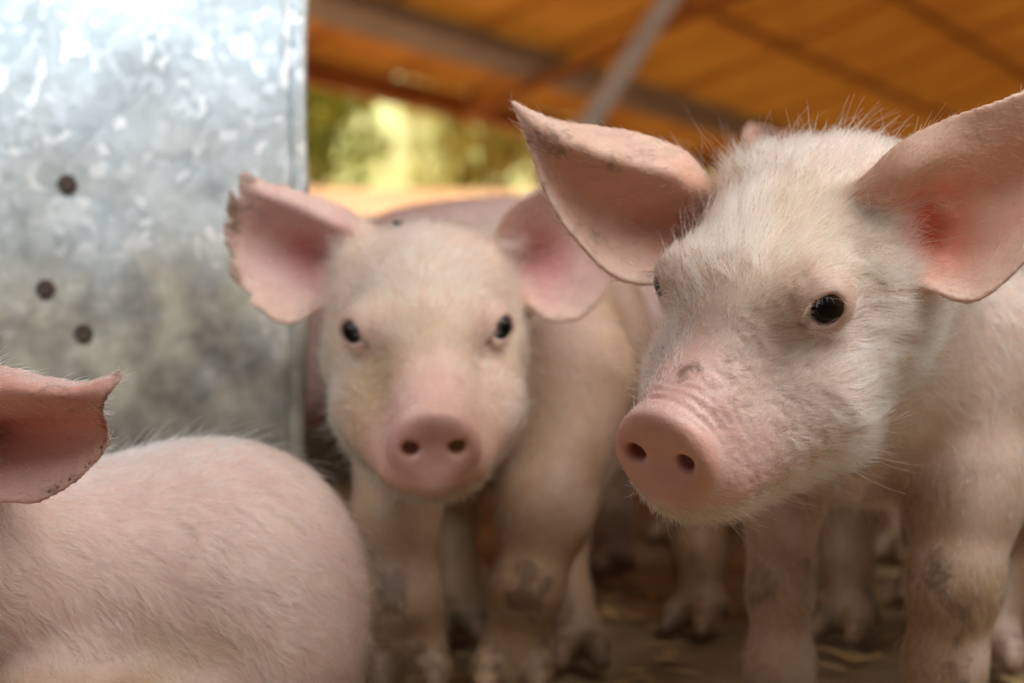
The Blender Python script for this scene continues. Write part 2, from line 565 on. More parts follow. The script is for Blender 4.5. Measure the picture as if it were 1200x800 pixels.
def finish_piglet(shape, ears, h, lo, hi, head=None, base_tone=(0.74, 0.585, 0.49), dirt_pts=(), dirt_leg=0.6, extra=None, label='', group=None,
                  trunk_flow=(0, 1, -0.3), fur_n=0, fur_len=0.009, hair=(0.86, 0.77, 0.64), seed=3, fur_rad=0.00006, sc_head=1.0, ear_tone=(0.74, 0.44, 0.36), density=None):
    V, Q = build_mesh(shape, ears, h, lo, hi)
    N, _, _ = vnormals(V, Q)
    G = shape.groups(V, ('head', 'neck', 'trunk', 'leg', 'foot', 'lid'))
    names = ('head', 'neck', 'trunk', 'leg', 'foot')
    W = np.stack([np.exp(-np.clip(G[k] if k != 'head' else np.minimum(G['head'], G['lid']), -0.004, BIG) / 0.009) for k in names], 1)
    W /= W.sum(1, keepdims=True) + 1e-12
    w = {k: W[:, i] for i, k in enumerate(names)}
    base = np.array(base_tone)
    tone = np.tile(base, (len(V), 1))
    dirt = np.full(len(V), 0.05)
    flow = np.zeros_like(V)
    tf = np.array(trunk_flow, float)
    flow += (w['trunk'] + w['neck'])[:, None] * tf
    flow += (w['leg'] + w['foot'])[:, None] * np.array([0, 0.15, -1.0])
    length = fur_len * (w['trunk'] + w['neck']) + 0.42 * fur_len * w['leg'] + 0.25 * fur_len * w['foot']
    dens = 0.8 * (w['trunk'] + w['neck']) + 0.7 * w['leg'] + 0.25 * w['foot']
    lift = np.full(len(V), 0.28)
    hairc = np.tile(np.array(hair), (len(V), 1))
    dirt += w['leg'] * 0.25 * dirt_leg + w['foot'] * 1.0 * dirt_leg
    def lerp(A, B, f): return A + (np.asarray(B) - A) * f[:, None]
    legw = np.clip((w['leg'] + w['foot']) * 1.5, 0, 1) * (1 - sstep(0.07, 0.22, V[:, 2]))
    hairc = lerp(hairc, (0.55, 0.39, 0.23), legw * (extra or {}).get('leg_hair', 0.85))
    film_shade = np.clip(w['leg'] + w['foot'], 0, 1) * (1.5 - 1.05 * sstep(0.05, 0.19, V[:, 2])) * (0.75 + 0.7 * noise3(V, 40)[:, 0])  # dirt film on the legs, deepened low down to paint in their shade
    tone = lerp(tone, (0.40, 0.26, 0.15), np.clip(film_shade, 0, 0.92))
    if extra and 'film_shade' in extra: tone = lerp(tone, (0.52, 0.36, 0.20), np.clip(extra['film_shade'] * (0.5 + 0.9 * noise3(V, 28)[:, 1]), 0, 1) * (1 - sstep(0.24, 0.27, V[:, 2])))
    if head is not None:
        M, O = head
        q = (V - O) @ M * 100.0 / sc_head
        x, y, z = q.T
        ax = np.abs(x)
        disc_zone = (np.sqrt((x / 2.4) ** 2 + ((z + 3.55) / 1.72) ** 2) < 1.05)
        hw = w['head'] * sstep(-3, 0, y + 2)
        hw = np.clip(w['head'], 0, 1)
        # wrinkles behind the disc and on the side of the snout
        up = sstep(-0.6, 0.6, N @ M[:, 2])
        side = sstep(0.1, 0.6, np.abs(N @ M[:, 0]))
        rr = y - 0.28 * (z + 3.5) - 0.05 * ax ** 2 + 0.1 * noise3(q, 1.3)[:, 0]
        wr = hw * sstep(11.2, 12.6, rr) * (1 - sstep(13.5, 13.8, y)) * np.maximum(up, 0.2 * side) * (1 - 0.75 * sstep(1.3, 2.3, ax))
        disp = wr * 0.062 * np.sin(rr * 2 * math.pi / 0.46 + 3.0 * noise3(q, 0.9)[:, 1]) * (0.6 + 0.6 * noise3(q, 1.7)[:, 2])
        cr = noise3(q, 2.3)[:, 0]
        disp += hw * sstep(6.5, 9, y) * (1 - sstep(13.0, 13.3, y)) * side * 0.06 * (-np.exp(-(cr / 0.12) ** 2))
        # lid folds
        for s in (-1, 1):
            ec = EYE_C * np.array([s, 1, 1])
            re = np.linalg.norm(q - ec, axis=1)
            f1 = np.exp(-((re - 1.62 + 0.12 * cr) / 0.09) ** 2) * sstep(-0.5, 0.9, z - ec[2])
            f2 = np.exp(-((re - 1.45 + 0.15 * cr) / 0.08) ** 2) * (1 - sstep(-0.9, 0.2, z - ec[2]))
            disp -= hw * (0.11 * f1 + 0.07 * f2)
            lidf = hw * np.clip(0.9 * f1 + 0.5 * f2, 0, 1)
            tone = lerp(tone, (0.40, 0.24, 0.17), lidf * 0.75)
        ml = np.array([(0.1, 13.8, -5.75), (1.2, 13.0, -5.7), (2.4, 11.2, -5.45), (3.5, 9.6, -5.2), (4.3, 8.5, -4.6), (4.5, 8.1, -4.0)])
        qa = np.stack([ax, y, z], 1)
        md = np.full(len(q), 9.0)
        for a_, b_ in zip(ml, ml[1:]):
            ba = b_ - a_
            h_ = np.clip((qa - a_) @ ba / (ba @ ba), 0, 1)
            md = np.minimum(md, np.linalg.norm(qa - a_ - h_[:, None] * ba, axis=1))
        disp -= hw * 0.16 * np.exp(-(md / 0.20) ** 2)
        disp += hw * 0.07 * np.exp(-((md - 0.55) / 0.28) ** 2)
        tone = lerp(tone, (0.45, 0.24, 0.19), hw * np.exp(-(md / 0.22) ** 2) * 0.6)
        V = V + N * (disp * 0.01 * sc_head)[:, None]
        disc = sstep(13.55, 13.85, y) * (w['head'] > .3) * disc_zone
        lowchin = 1 - sstep(-5.9, -5.3, z)
        snout = hw * sstep(8.6, 12.8, y - 0.12 * ax + 0.35 * noise3(q, 0.8)[:, 0]) * (1 - lowchin)
        tone = lerp(tone, (0.80, 0.50, 0.44), snout * 0.8)
        disc_c = np.array(extra['disc']) if extra and 'disc' in extra else np.array((0.78, 0.34, 0.27))
        tone = lerp(tone, disc_c, disc)
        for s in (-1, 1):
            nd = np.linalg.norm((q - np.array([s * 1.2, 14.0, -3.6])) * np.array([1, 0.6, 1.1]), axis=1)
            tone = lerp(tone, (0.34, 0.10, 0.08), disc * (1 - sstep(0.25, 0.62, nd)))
            ec = EYE_C * np.array([s, 1, 1])
            re = np.linalg.norm((q - ec) * np.array([1, 1, 1.1]), axis=1)
            ew = hw * (1 - sstep(1.2, 2.4, re))
            tone = lerp(tone, (0.70, 0.48, 0.43), ew * 0.7)
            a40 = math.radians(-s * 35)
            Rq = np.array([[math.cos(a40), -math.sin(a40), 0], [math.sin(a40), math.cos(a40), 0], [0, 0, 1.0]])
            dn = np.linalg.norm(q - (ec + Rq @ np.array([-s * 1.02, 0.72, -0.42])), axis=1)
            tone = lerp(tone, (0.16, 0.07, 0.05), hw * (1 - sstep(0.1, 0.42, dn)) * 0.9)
            op = np.linalg.norm((q - ec) * np.array([1, 1, 1.0]), axis=1)
            dens = dens * (1 - 0.0)
        hd = hw * (1 - disc)
        eyed = np.minimum(*[np.linalg.norm(q - EYE_C * np.array([s, 1, 1]), axis=1) for s in (-1, 1)])
        hdens = (1.9 - 1.5 * sstep(8.2, 11.8, y + 0.35 * (z + 3) - 0.15 * ax)) * sstep(1.0, 1.5, eyed)
        hdens = hdens * (0.15 + 0.85 * sstep(0.15, 0.5, md))
        hdens = np.where(disc > 0.3, 0, hdens)
        chin = sstep(0.2, 0.8, -(N @ M[:, 2])) * sstep(2, 7, y)
        hdens = hdens + (chin * 0.3 + 0.7 * lowchin * sstep(8, 11, y)) * (1 - disc)
        dens = dens * (1 - hw) + hdens * hw
        hlen = fur_len * (1.10 - 0.75 * sstep(6.0, 11.5, y)) * (0.55 + 0.45 * sstep(1.2, 3.0, eyed))
        hlen = hlen * (1 - 0.25 * lowchin) + chin * 0.004
        hlen *= 1 + 0.7 * sstep(3.2, 4.2, ax) * sstep(-1.5, 0.5, y) * (1 - sstep(3, 5, y)) * sstep(-1, 0.5, z)
        length = length * (1 - hw) + hlen * hw
        hf = np.stack([0.10 * x, -1.0 + 0 * x, -0.05 + 0.18 * (z < -2) * -1.0], 1) @ M.T
        fore = hw * sstep(-2.5, 1.0, z) * (1 - sstep(8.0, 10.5, y)) * np.clip(0.75 + 0.5 * noise3(q, 0.45)[:, 0], 0, 1)
        hf_c = np.array(extra.get('fore', (0.76, 0.60, 0.38)) if extra else (0.76, 0.60, 0.38))
        hairc = lerp(hairc, hf_c, fore * 0.95)
        tone = lerp(tone, (0.55, 0.40, 0.27), fore * 0.6)
        if extra and 'cheek' in extra:
            ck = hw * (1 - sstep(-2.5, 0.5, z)) * np.clip(0.6 + 0.8 * noise3(q + 7, 0.35)[:, 2], 0, 1)
            hairc = lerp(hairc, extra['cheek'], ck * 0.8); tone = lerp(tone, extra['cheek'], ck * 0.4)
        # the brow hair fans out round the eyes
        flow = flow * (1 - hw)[:, None] + hf * hw[:, None]
        lift = lift * (1 - hw) + hw * (0.30 + 0.35 * sstep(1, 3.2, z) + 0.35 * chin)
        crown = hw * sstep(-0.5, 2.5, z) * (1 - sstep(5.5, 9, y))
        dirt = dirt + hw * 0.26 * sstep(7.5, 9.5, y) * sstep(-4.6, -3.2, z) * (1 - sstep(11.8, 13.0, y)) + disc * 0.10
        lidm = (np.minimum(G['lid'], 9) < 0.0012) * hw
    # ears
    earw = np.zeros(len(V))
    for e in ears:
        kd = KDTree(len(e['p'][::3]))
        for i, pt in enumerate(e['p'][::3]): kd.insert(pt, i)
        kd.balance()
        lo_e, hi_e = e['p'].min(0) - 0.006, e['p'].max(0) + 0.006
        cand = np.flatnonzero(np.all((V > lo_e) & (V < hi_e), axis=1))
        hit = np.array([kd.find(V[i])[1:] for i in cand])
        j = hit[:, 0].astype(int) * 3
        dd = hit[:, 1]
        s, t, nr, tp = e['s'][j], e['t'][j], e['n'][j], e['tip'][j]
        inn = np.sum(N[cand] * nr, 1) * e['side']
        ww = (1 - sstep(0.0025, 0.005, dd)) * sstep(0.02, 0.16, s)
        ww0 = (1 - sstep(0.0025, 0.005, dd))
        inner = sstep(-0.1, 0.5, inn) * ww0
        edge = np.minimum(np.minimum(t, 1 - t), (1 - s) * 0.8)
        hollow = inner * sstep(0.03, 0.30, edge + 0.1 * (s < .3)) 
        tn = tone[cand]
        tn = lerp(tn, np.array(ear_tone) * 0.6 + base * 0.4, ww * 0.7)
        tn = lerp(tn, ear_tone, hollow * 0.9)
        rd = np.linalg.norm(V[cand] - np.array(e['red_at']), axis=1) if 'red_at' in e else 0.1 * s
        tn = lerp(tn, e.get('red', (0.72, 0.16, 0.11)), ww0 * sstep(-0.5, 0.3, inn) * (1 - sstep(0.004, e.get('red_r', 0.026), rd)) * e.get('red_w', 0.8))
        tone[cand] = tn
        dirt[cand] += ww * ((1 - sstep(0.0, 0.10, edge)) * e.get('rim_dirt', 0.45) + 0.18 + sstep(0.75, 1.0, s) * e.get('tip_dirt', 0.3))
        length[cand] = length[cand] * (1 - ww) + ww * (0.0042 + 0.003 * (1 - inner) + 0.006 * (1 - sstep(0.1, 0.45, s)) * inner)
        dens[cand] = dens[cand] * (1 - ww) + ww * (0.42 * (1 - inner) + 0.22 * inner * (1 - sstep(0.5, 1, hollow)) + 0.12 * inner)
        lift[cand] = lift[cand] * (1 - ww) + ww * (0.14 + 0.2 * inner)
        flow[cand] = flow[cand] * (1 - ww)[:, None] + tp * ww[:, None]
        earw[cand] = np.maximum(earw[cand], ww)
    for (c, r_, amt) in dirt_pts:
        dirt += amt * (1 - sstep(0.2 * r_, r_, np.linalg.norm(V - np.array(c), axis=1) + 0.5 * r_ * noise3(V, 90)[:, 1]))
    dirt = np.where(dirt > 0.06, dirt * (1 + 0.55 * noise3(V, 110)[:, 0]) , dirt)
    dirt = np.clip(dirt, 0, 0.85)
    me = bpy.data.meshes.new('piglet')
    me.vertices.add(len(V)); me.vertices.foreach_set('co', V.astype(np.float32).ravel())
    me.loops.add(len(Q) * 4); me.loops.foreach_set('vertex_index', Q.astype(np.int32).ravel())
    me.polygons.add(len(Q)); me.polygons.foreach_set('loop_start', np.arange(0, len(Q) * 4, 4, dtype=np.int32))
    me.polygons.foreach_set('use_smooth', np.ones(len(Q), bool))
    me.update(calc_edges=True)
    me.validate()
    col = np.ones((len(V), 4), np.float32); col[:, :3] = np.clip(tone, 0, 1)
    me.attributes.new('skin_tone', 'FLOAT_COLOR', 'POINT').data.foreach_set('color', col.ravel())
    me.attributes.new('dirt', 'FLOAT', 'POINT').data.foreach_set('value', np.clip(dirt, 0, 1.2).astype(np.float32))
    me.materials.append(SKIN)
    o = bpy.data.objects.new('piglet', me)
    C.objects.link(o)
    tag(o, label, 'piglet', group)
    if fur_n:
        att = dict(density=np.clip(dens, 0, None), length=np.clip(length, 0.0005, None), flow=flow, lift=lift, hair=hairc)
        make_fur('hair', V, Q, att, fur_n, o, seed=seed, rad=fur_rad)
    if head is not None:
        for s in (-1, 1):
            me2 = bpy.data.meshes.new('eye')
            import bmesh
            bm = bmesh.new()
            bmesh.ops.create_uvsphere(bm, u_segments=32, v_segments=20, radius=0.0091 * sc_head)
            for v in bm.verts:
                if v.co.y > 0.0055: v.co.y += 0.0006 * (1 - (Vector((v.co.x, 0, v.co.z)).length / 0.0068) ** 2)
            bm.to_mesh(me2); bm.free()
            me2.polygons.foreach_set('use_smooth', np.ones(len(me2.polygons), bool))
            me2.materials.append(EYE)
            eo = bpy.data.objects.new('eye', me2)
            C.objects.link(eo)
            c = EYE_C * np.array([s, 1, 1])
            Re = Matrix(M.tolist()) @ Matrix.Rotation(math.radians(-s * 35), 3, 'Z')
            Wm = Matrix.Translation(O + M @ (c * 0.01 * sc_head)) @ Re.to_4x4()
            eo.matrix_world = Wm
            eo.parent = o
            rl = np.random.default_rng(60 + s)
            nl = 24
            an = np.radians(rl.uniform(15, 165, nl))
            Rn = np.array(Re)
            rt_ = np.stack([0.74 * np.cos(an), 0.72 + 0.05 * np.sin(an), 0.57 * np.sin(an) + 0.03], 1)
            d_ = np.stack([0.55 * np.cos(an), np.full(nl, 1.0), 0.35 * np.sin(an) + rl.normal(0, .12, nl)], 1)
            ln_ = rl.uniform(0.45, 0.85, nl)[:, None]
            pl = np.zeros((nl, 5, 3), np.float32)
            for i_ in range(5):
                tt = i_ / 4
                loc_ = rt_ + d_ * ln_ * tt + np.array([0, 0, -0.28]) * tt * tt * ln_
                pl[:, i_] = O + (loc_ * 0.01 * sc_head) @ Rn.T + M @ (c * 0.01 * sc_head)
            hl = bpy.data.hair_curves.new('eyelashes')
            hl.add_curves([5] * nl)
            hl.attributes['position'].data.foreach_set('vector', pl.ravel())
            if 'radius' not in hl.attributes: hl.attributes.new('radius', 'FLOAT', 'POINT')
            hl.attributes['radius'].data.foreach_set('value', np.tile(np.linspace(0.00011, 0.00003, 5), nl).astype(np.float32))
            hl.attributes.new('hair_tone', 'FLOAT_COLOR', 'CURVE').data.foreach_set('color', np.tile(np.array([0.9, 0.84, 0.72, 1], np.float32), nl))
            hl.materials.append(FUR)
            lo_ = bpy.data.objects.new('eyelashes', hl); C.objects.link(lo_); lo_.parent = o; lo_['kind'] = 'stuff'
    print('piglet', len(V), 'verts')
    return o, V, Q

def rows_from_px(rows, d0, sgn=1.0):
    """ear control points: (u, v, depth offset in cm)"""
    return [[P(u, v, d0 + dz * 0.01) for (u, v, dz) in r] for r in rows]

def make_ear(rows, side, th=0.00155, **kw):
    e = ear_surface(rows)
    # side: +1 if the sheet normal points into the hollow; decide by facing the camera
    m = np.mean(np.sum(e['n'] * (np.array([0, 0, CAM_H]) - e['p']), 1))
    e['side'] = (1 if m > 0 else -1) * side
    e['th'] = th
    e.update(kw)
    rag = kw.get('rag', 0.0)
    edge = np.minimum(np.minimum(e['t'], 1 - e['t']), (1 - e['s']) * 1.2)
    at = e['s'] * 0 + 1.0
    if rag: at = sstep(0.45, 0.9, e['s'] + 0.3 * (1 - e['t'])) if e.get('rag_tip', True) else at
    keep = edge > (0.012 + rag * at) * np.clip(0.35 + e['nz'] * 1.6, 0, 2)
    keep |= (e['s'] < 0.15) | (rag == 0)
    for k_ in ('p', 's', 't', 'n', 'tip', 'nz'): e[k_] = e[k_][keep]
    return e

# ================================================================== piglet 1 : large face on the right
M1 = np.array([[-0.76763, -0.61069, -0.19442], [0.62476, -0.64542, -0.43945], [0.14288, -0.4588, 0.87698]])
O1 = np.array([0.1370, 0.7314, CAM_H + 0.0522])
def lw(M, O): return lambda x, y, z: O + M @ (np.array([x, y, z]) * 0.01)

def piglet_one():
    s = Shape()
    head_prims(s, M1, O1)
    L = lw(M1, O1)
    bd = np.array([0.57, 0.82, 0.0]); bd /= np.linalg.norm(bd)
    sd = np.array([bd[1], -bd[0], 0])
    sh = np.array([0.182, 0.885, 0.204])
    s.cone(L(0, -0.5, -2.2), sh + np.array([0, -0.01, 0.0]), 0.044, 0.064, 0.03, 'neck')
    s.cone(L(0, 2, -4.0), sh + np.array([0, -0.015, -0.02]), 0.036, 0.058, 0.02, 'neck')
    s.ell(sh + bd * 0.02, (0.078, 0.09, 0.084), np.stack([sd, bd, [0, 0, 1]], 1), 0.03)
    s.ell(sh + bd * 0.13 + np.array([0, 0, -0.004]), (0.082, 0.12, 0.090), np.stack([sd, bd, [0, 0, 1]], 1), 0.04)
    s.ell(sh + bd * 0.25 + np.array([0, 0, 0.0]), (0.077, 0.09, 0.088), np.stack([sd, bd, [0, 0, 1]], 1), 0.04)
    # left fore leg (towards the right edge) and right fore leg
    s.cone(sh + sd * 0.052 + np.array([0, 0, -0.01]), P(1132, 575, 0.835), 0.044, 0.026, 0.02, 'leg')
    leg_prims(s, [(P(1130, 560, 0.835), 0.028), (P(1120, 680, 0.825), 0.0205), (P(1107, 780, 0.83), 0.0175), (P(1102, 850, 0.835), 0.017)], (-.3, -1))
    s.cone(sh - sd * 0.045 + np.array([0, 0, -0.03]), P(916, 620, 0.885), 0.034, 0.0155, 0.02, 'leg')
    leg_prims(s, [(P(914, 610, 0.885), 0.0155), (P(914, 690, 0.88), 0.0145), (P(914, 780, 0.88), 0.0155), (P(912, 830, 0.885), 0.0155)], (-.3, -1))
    hp = sh + bd * 0.26
    for sg, ft in ((-1, (0.292, 1.045)), (1, (0.43, 1.02))):
        h0 = hp + sd * sg * 0.045
        leg_prims(s, [(h0 + np.array([0, 0, -0.02]), 0.055), (np.array([ft[0] + 0.005, ft[1] - 0.01, 0.125]), 0.032), (np.array([ft[0] + 0.02, ft[1] + 0.03, 0.075]), 0.0175), (np.array([ft[0], ft[1], 0.02]), 0.0165)], (-.3, -1))
    s.ell(P(1082, 274, 0.694), (0.0125, 0.013, 0.015), None, 0.006, 'head', True)
    s.ell(P(784, 276, 0.765), (0.012, 0.012, 0.014), None, 0.006, 'head', True)
    s.cone(P(1004, 540, 0.83), P(1001, 581, 0.825), 0.013, 0.0045, 0.010, 'trunk')
    ears = [
        make_ear(rows_from_px([
            [(880, 215, 3.0), (868, 232, 3.0), (855, 250, 3.4), (845, 272, 3.8), (840, 292, 3.4), (838, 314, 2.6)],
            [(835, 212, 2.2), (822, 228, 1.7), (806, 246, 2.6), (799, 268, 3.4), (797, 290, 2.8), (800, 314, 1.6)],
            [(800, 178, 1.4), (788, 206, 0.0), (776, 232, 1.6), (766, 262, 3.0), (764, 296, 2.4), (772, 331, 1.2)],
            [(748, 158, 1.0), (738, 192, -0.4), (730, 212, 0.9), (720, 248, 2.3), (716, 284, 2.0), (720, 323, 0.9)],
            [(697, 149, 0.6), (690, 176, -0.5), (684, 192, 0.3), (678, 220, 1.4), (673, 248, 1.4), (672, 276, 0.6)],
            [(655, 143, 0.3), (650, 160, -0.3), (647, 172, 0.0), (644, 190, 0.6), (641, 210, 0.7), (642, 230, 0.4)],
            [(624, 131, 0.2), (622, 138, 0.0), (621, 145, 0.0), (620, 153, 0.2), (620, 162, 0.3), (622, 172, 0.3)],
            [(600, 119, 0.3), (601, 121, 0.2), (602, 123, 0.2), (603, 125, 0.3), (604, 127, 0.3), (605, 129, 0.3)]], 0.740),
            1, rim_dirt=0.0, tip_dirt=0.03, red_w=0.4, red=(0.55, 0.22, 0.15), red_at=P(780, 270, 0.768), red_r=0.03),
        make_ear(rows_from_px([
            [(985, 232, 1.6), (1005, 246, 1.6), (1030, 264, 2.2), (1045, 292, 2.4), (1055, 322, 1.6)],
            [(1018, 205, 0.5), (1038, 228, 0.2), (1062, 254, 1.9), (1070, 290, 2.4), (1076, 330, 0.9)],
            [(1052, 172, -0.1), (1064, 206, -0.4), (1080, 244, 1.9), (1088, 294, 2.3), (1094, 340, 0.2)],
            [(1106, 143, -0.4), (1112, 184, -0.4), (1122, 232, 1.4), (1132, 300, 1.5), (1139, 352, -0.3)],
            [(1160, 124, -0.8), (1166, 168, 0.0), (1174, 222, 1.4), (1180, 275, 0.9), (1186, 320, -0.3)],
            [(1212, 104, -0.8), (1217, 145, 0.0), (1223, 190, 0.9), (1226, 235, 0.6), (1224, 272, -0.3)],
            [(1262, 88, -0.6), (1267, 112, 0.1), (1270, 140, 0.5), (1270, 170, 0.3), (1266, 200, -0.3)],
            [(1300, 76, -0.3), (1301, 80, -0.2), (1302, 84, -0.2), (1302, 88, -0.2), (1302, 93, -0.3)]], 0.680),
            1, rim_dirt=0.0, tip_dirt=0.0, red=(0.80, 0.17, 0.09), red_w=0.9, red_at=P(1074, 268, 0.70), red_r=0.034),
    ]
    dp = [(P(868, 443, 0.652), 0.014, 0.42), (P(815, 430, 0.655), 0.012, 0.38), (P(1110, 700, 0.80), 0.026, 0.55), (P(893, 690, 0.865), 0.018, 0.55), (P(1120, 790, 0.81), 0.02, 0.3), (P(640, 185, 0.74), 0.02, 0.25), (P(900, 790, 0.87), 0.02, 0.3)]
    return finish_piglet(s, ears, 0.0014, (-0.02, 0.55, -0.005), (0.52, 1.26, 0.36), head=(M1, O1), dirt_pts=dp,
                         label='largest piglet, at the right, head turned towards the steel panel, both ears spread wide',
                         trunk_flow=bd * 1.0 + np.array([0, 0, -0.45]), fur_n=170000, fur_len=0.0115, hair=(0.94, 0.88, 0.76), seed=5, ear_tone=(0.76, 0.45, 0.32), fur_rad=0.0001,
                         extra=dict(disc=(0.80, 0.47, 0.38)))

# ================================================================== piglet 2 : middle, facing the camera
M2 = np.array([[-0.996, 0.084, 0.004], [-0.08, -0.928, -0.364], [-0.027, -0.363, 0.931]])
O2 = np.array([-0.0499, 0.9512, CAM_H + 0.033])
def piglet_two():
    s = Shape()
    head_prims(s, M2, O2)
    L = lw(M2, O2)
    sh = np.array([-0.004, 1.045, 0.195])
    s.cone(L(0, -0.5, -2.2), sh, 0.042, 0.060, 0.03, 'neck')
    s.ell(sh + np.array([0.0, 0.01, 0]), (0.070, 0.075, 0.075), None, 0.03)
    s.ell(sh + np.array([0.022, 0.11, 0.002]), (0.074, 0.10, 0.078), None, 0.04)
    s.ell(sh + np.array([0.032, 0.19, 0.004]), (0.068, 0.075, 0.075), None, 0.04)
    # fore legs: his left one stands on the right in the picture
    s.cone(P(672, 450, 1.02), P(638, 600, 0.985), 0.038, 0.027, 0.02, 'leg')
    leg_prims(s, [(P(640, 590, 0.985), 0.025), (P(618, 690, 0.975), 0.0185), (P(604, 770, 0.985), 0.0195), (P(600, 790, 0.985), 0.0185)], (0, -1))
    s.cone(P(480, 500, 1.02), P(462, 620, 0.985), 0.036, 0.023, 0.02, 'leg')
    leg_prims(s, [(P(462, 610, 0.985), 0.023), (P(472, 700, 0.975), 0.0205), (P(478, 765, 0.985), 0.0205), (P(480, 785, 0.985), 0.0195)], (0, -1))
    s.ell(P(380, 296, 0.957), (0.012, 0.013, 0.015), None, 0.006, 'head', True)
    s.ell(P(624, 306, 0.953), (0.011, 0.013, 0.015), None, 0.006, 'head', True)
    for hx, ft in ((0.068, (0.038, 1.055)), (-0.01, (-0.035, 1.15))):
        leg_prims(s, [((hx, 1.22, 0.17), 0.048), ((ft[0] - 0.005, ft[1] + 0.035, 0.115), 0.026), ((ft[0] - 0.008, ft[1] + 0.045, 0.07), 0.0165), ((ft[0], ft[1], 0.018), 0.016)], (0.1, -1))
    ears = [
        make_ear(rows_from_px([
            [(428, 262, 1.2), (420, 275, 0.4), (406, 286, 1.6), (396, 302, 2.9), (392, 318, 2.4), (392, 340, 0.9)],
            [(398, 242, 0.6), (392, 262, -0.6), (384, 276, 0.8), (374, 298, 2.9), (370, 328, 2.0), (372, 362, 0.4)],
            [(352, 223, 0.2), (348, 240, -0.6), (342, 256, 0.3), (337, 292, 2.0), (333, 335, 1.4), (338, 380, 0.1)],
            [(312, 213, -0.2), (308, 226, -0.6), (302, 240, 0.0), (296, 280, 1.2), (292, 320, 0.9), (300, 362, 0.0)],
            [(286, 197, -0.4), (276, 208, -0.5), (270, 224, -0.2), (264, 258, 0.4), (264, 293, 0.3), (272, 327, 0.0)]], 0.94),
            1, rim_dirt=0.30, tip_dirt=0.45, rag=0.10, red=(0.50, 0.16, 0.14), red_w=0.7, red_at=P(378, 292, 0.962), red_r=0.035),
        make_ear(rows_from_px([
            [(580, 280, 0.8), (594, 290, 1.6), (606, 305, 2.3), (612, 330, 1.9), (620, 356, 0.9)],
            [(597, 245, -0.2), (612, 262, 0.8), (628, 298, 2.3), (636, 338, 1.6), (644, 374, 0.4)],
            [(638, 220, -0.5), (650, 245, 0.6), (660, 290, 1.6), (668, 335, 1.2), (676, 373, 0.2)],
            [(680, 212, -0.5), (690, 240, 0.3), (696, 280, 1.0), (700, 318, 0.7), (704, 349, 0.0)],
            [(716, 214, -0.3), (722, 240, 0.1), (724, 268, 0.4), (724, 292, 0.3), (720, 316, 0.0)],
            [(748, 224, 0.0), (750, 234, 0.1), (750, 246, 0.2), (750, 256, 0.2), (748, 266, 0.0)]], 0.935),
            1, rim_dirt=0.22, tip_dirt=0.2, red=(0.50, 0.16, 0.14), red_w=0.7, red_at=P(630, 305, 0.957), red_r=0.035),
    ]
    dp = [(P(618, 690, 0.955), 0.022, 0.8), (P(470, 700, 0.955), 0.022, 0.55), (P(480, 790, 0.97), 0.03, 0.5), (P(440, 690, 0.96), 0.02, 0.4)]
    return finish_piglet(s, ears, 0.0015, (-0.20, 0.78, -0.005), (0.16, 1.36, 0.33), head=(M2, O2), dirt_pts=dp, dirt_leg=0.8,
                         label='piglet in the middle facing straight out, torn muddy rim on one ear',
                         trunk_flow=(0.2, 1.0, -0.5), fur_n=100000, fur_len=0.0100, hair=(0.92, 0.84, 0.66), base_tone=(0.72, 0.53, 0.43), seed=9, ear_tone=(0.66, 0.42, 0.37),
                         extra=dict(disc=(0.66, 0.37, 0.35), film_shade=0.85, fore=(0.82, 0.70, 0.48), cheek=(0.62, 0.44, 0.25), leg_hair=0.9), fur_rad=0.000095)

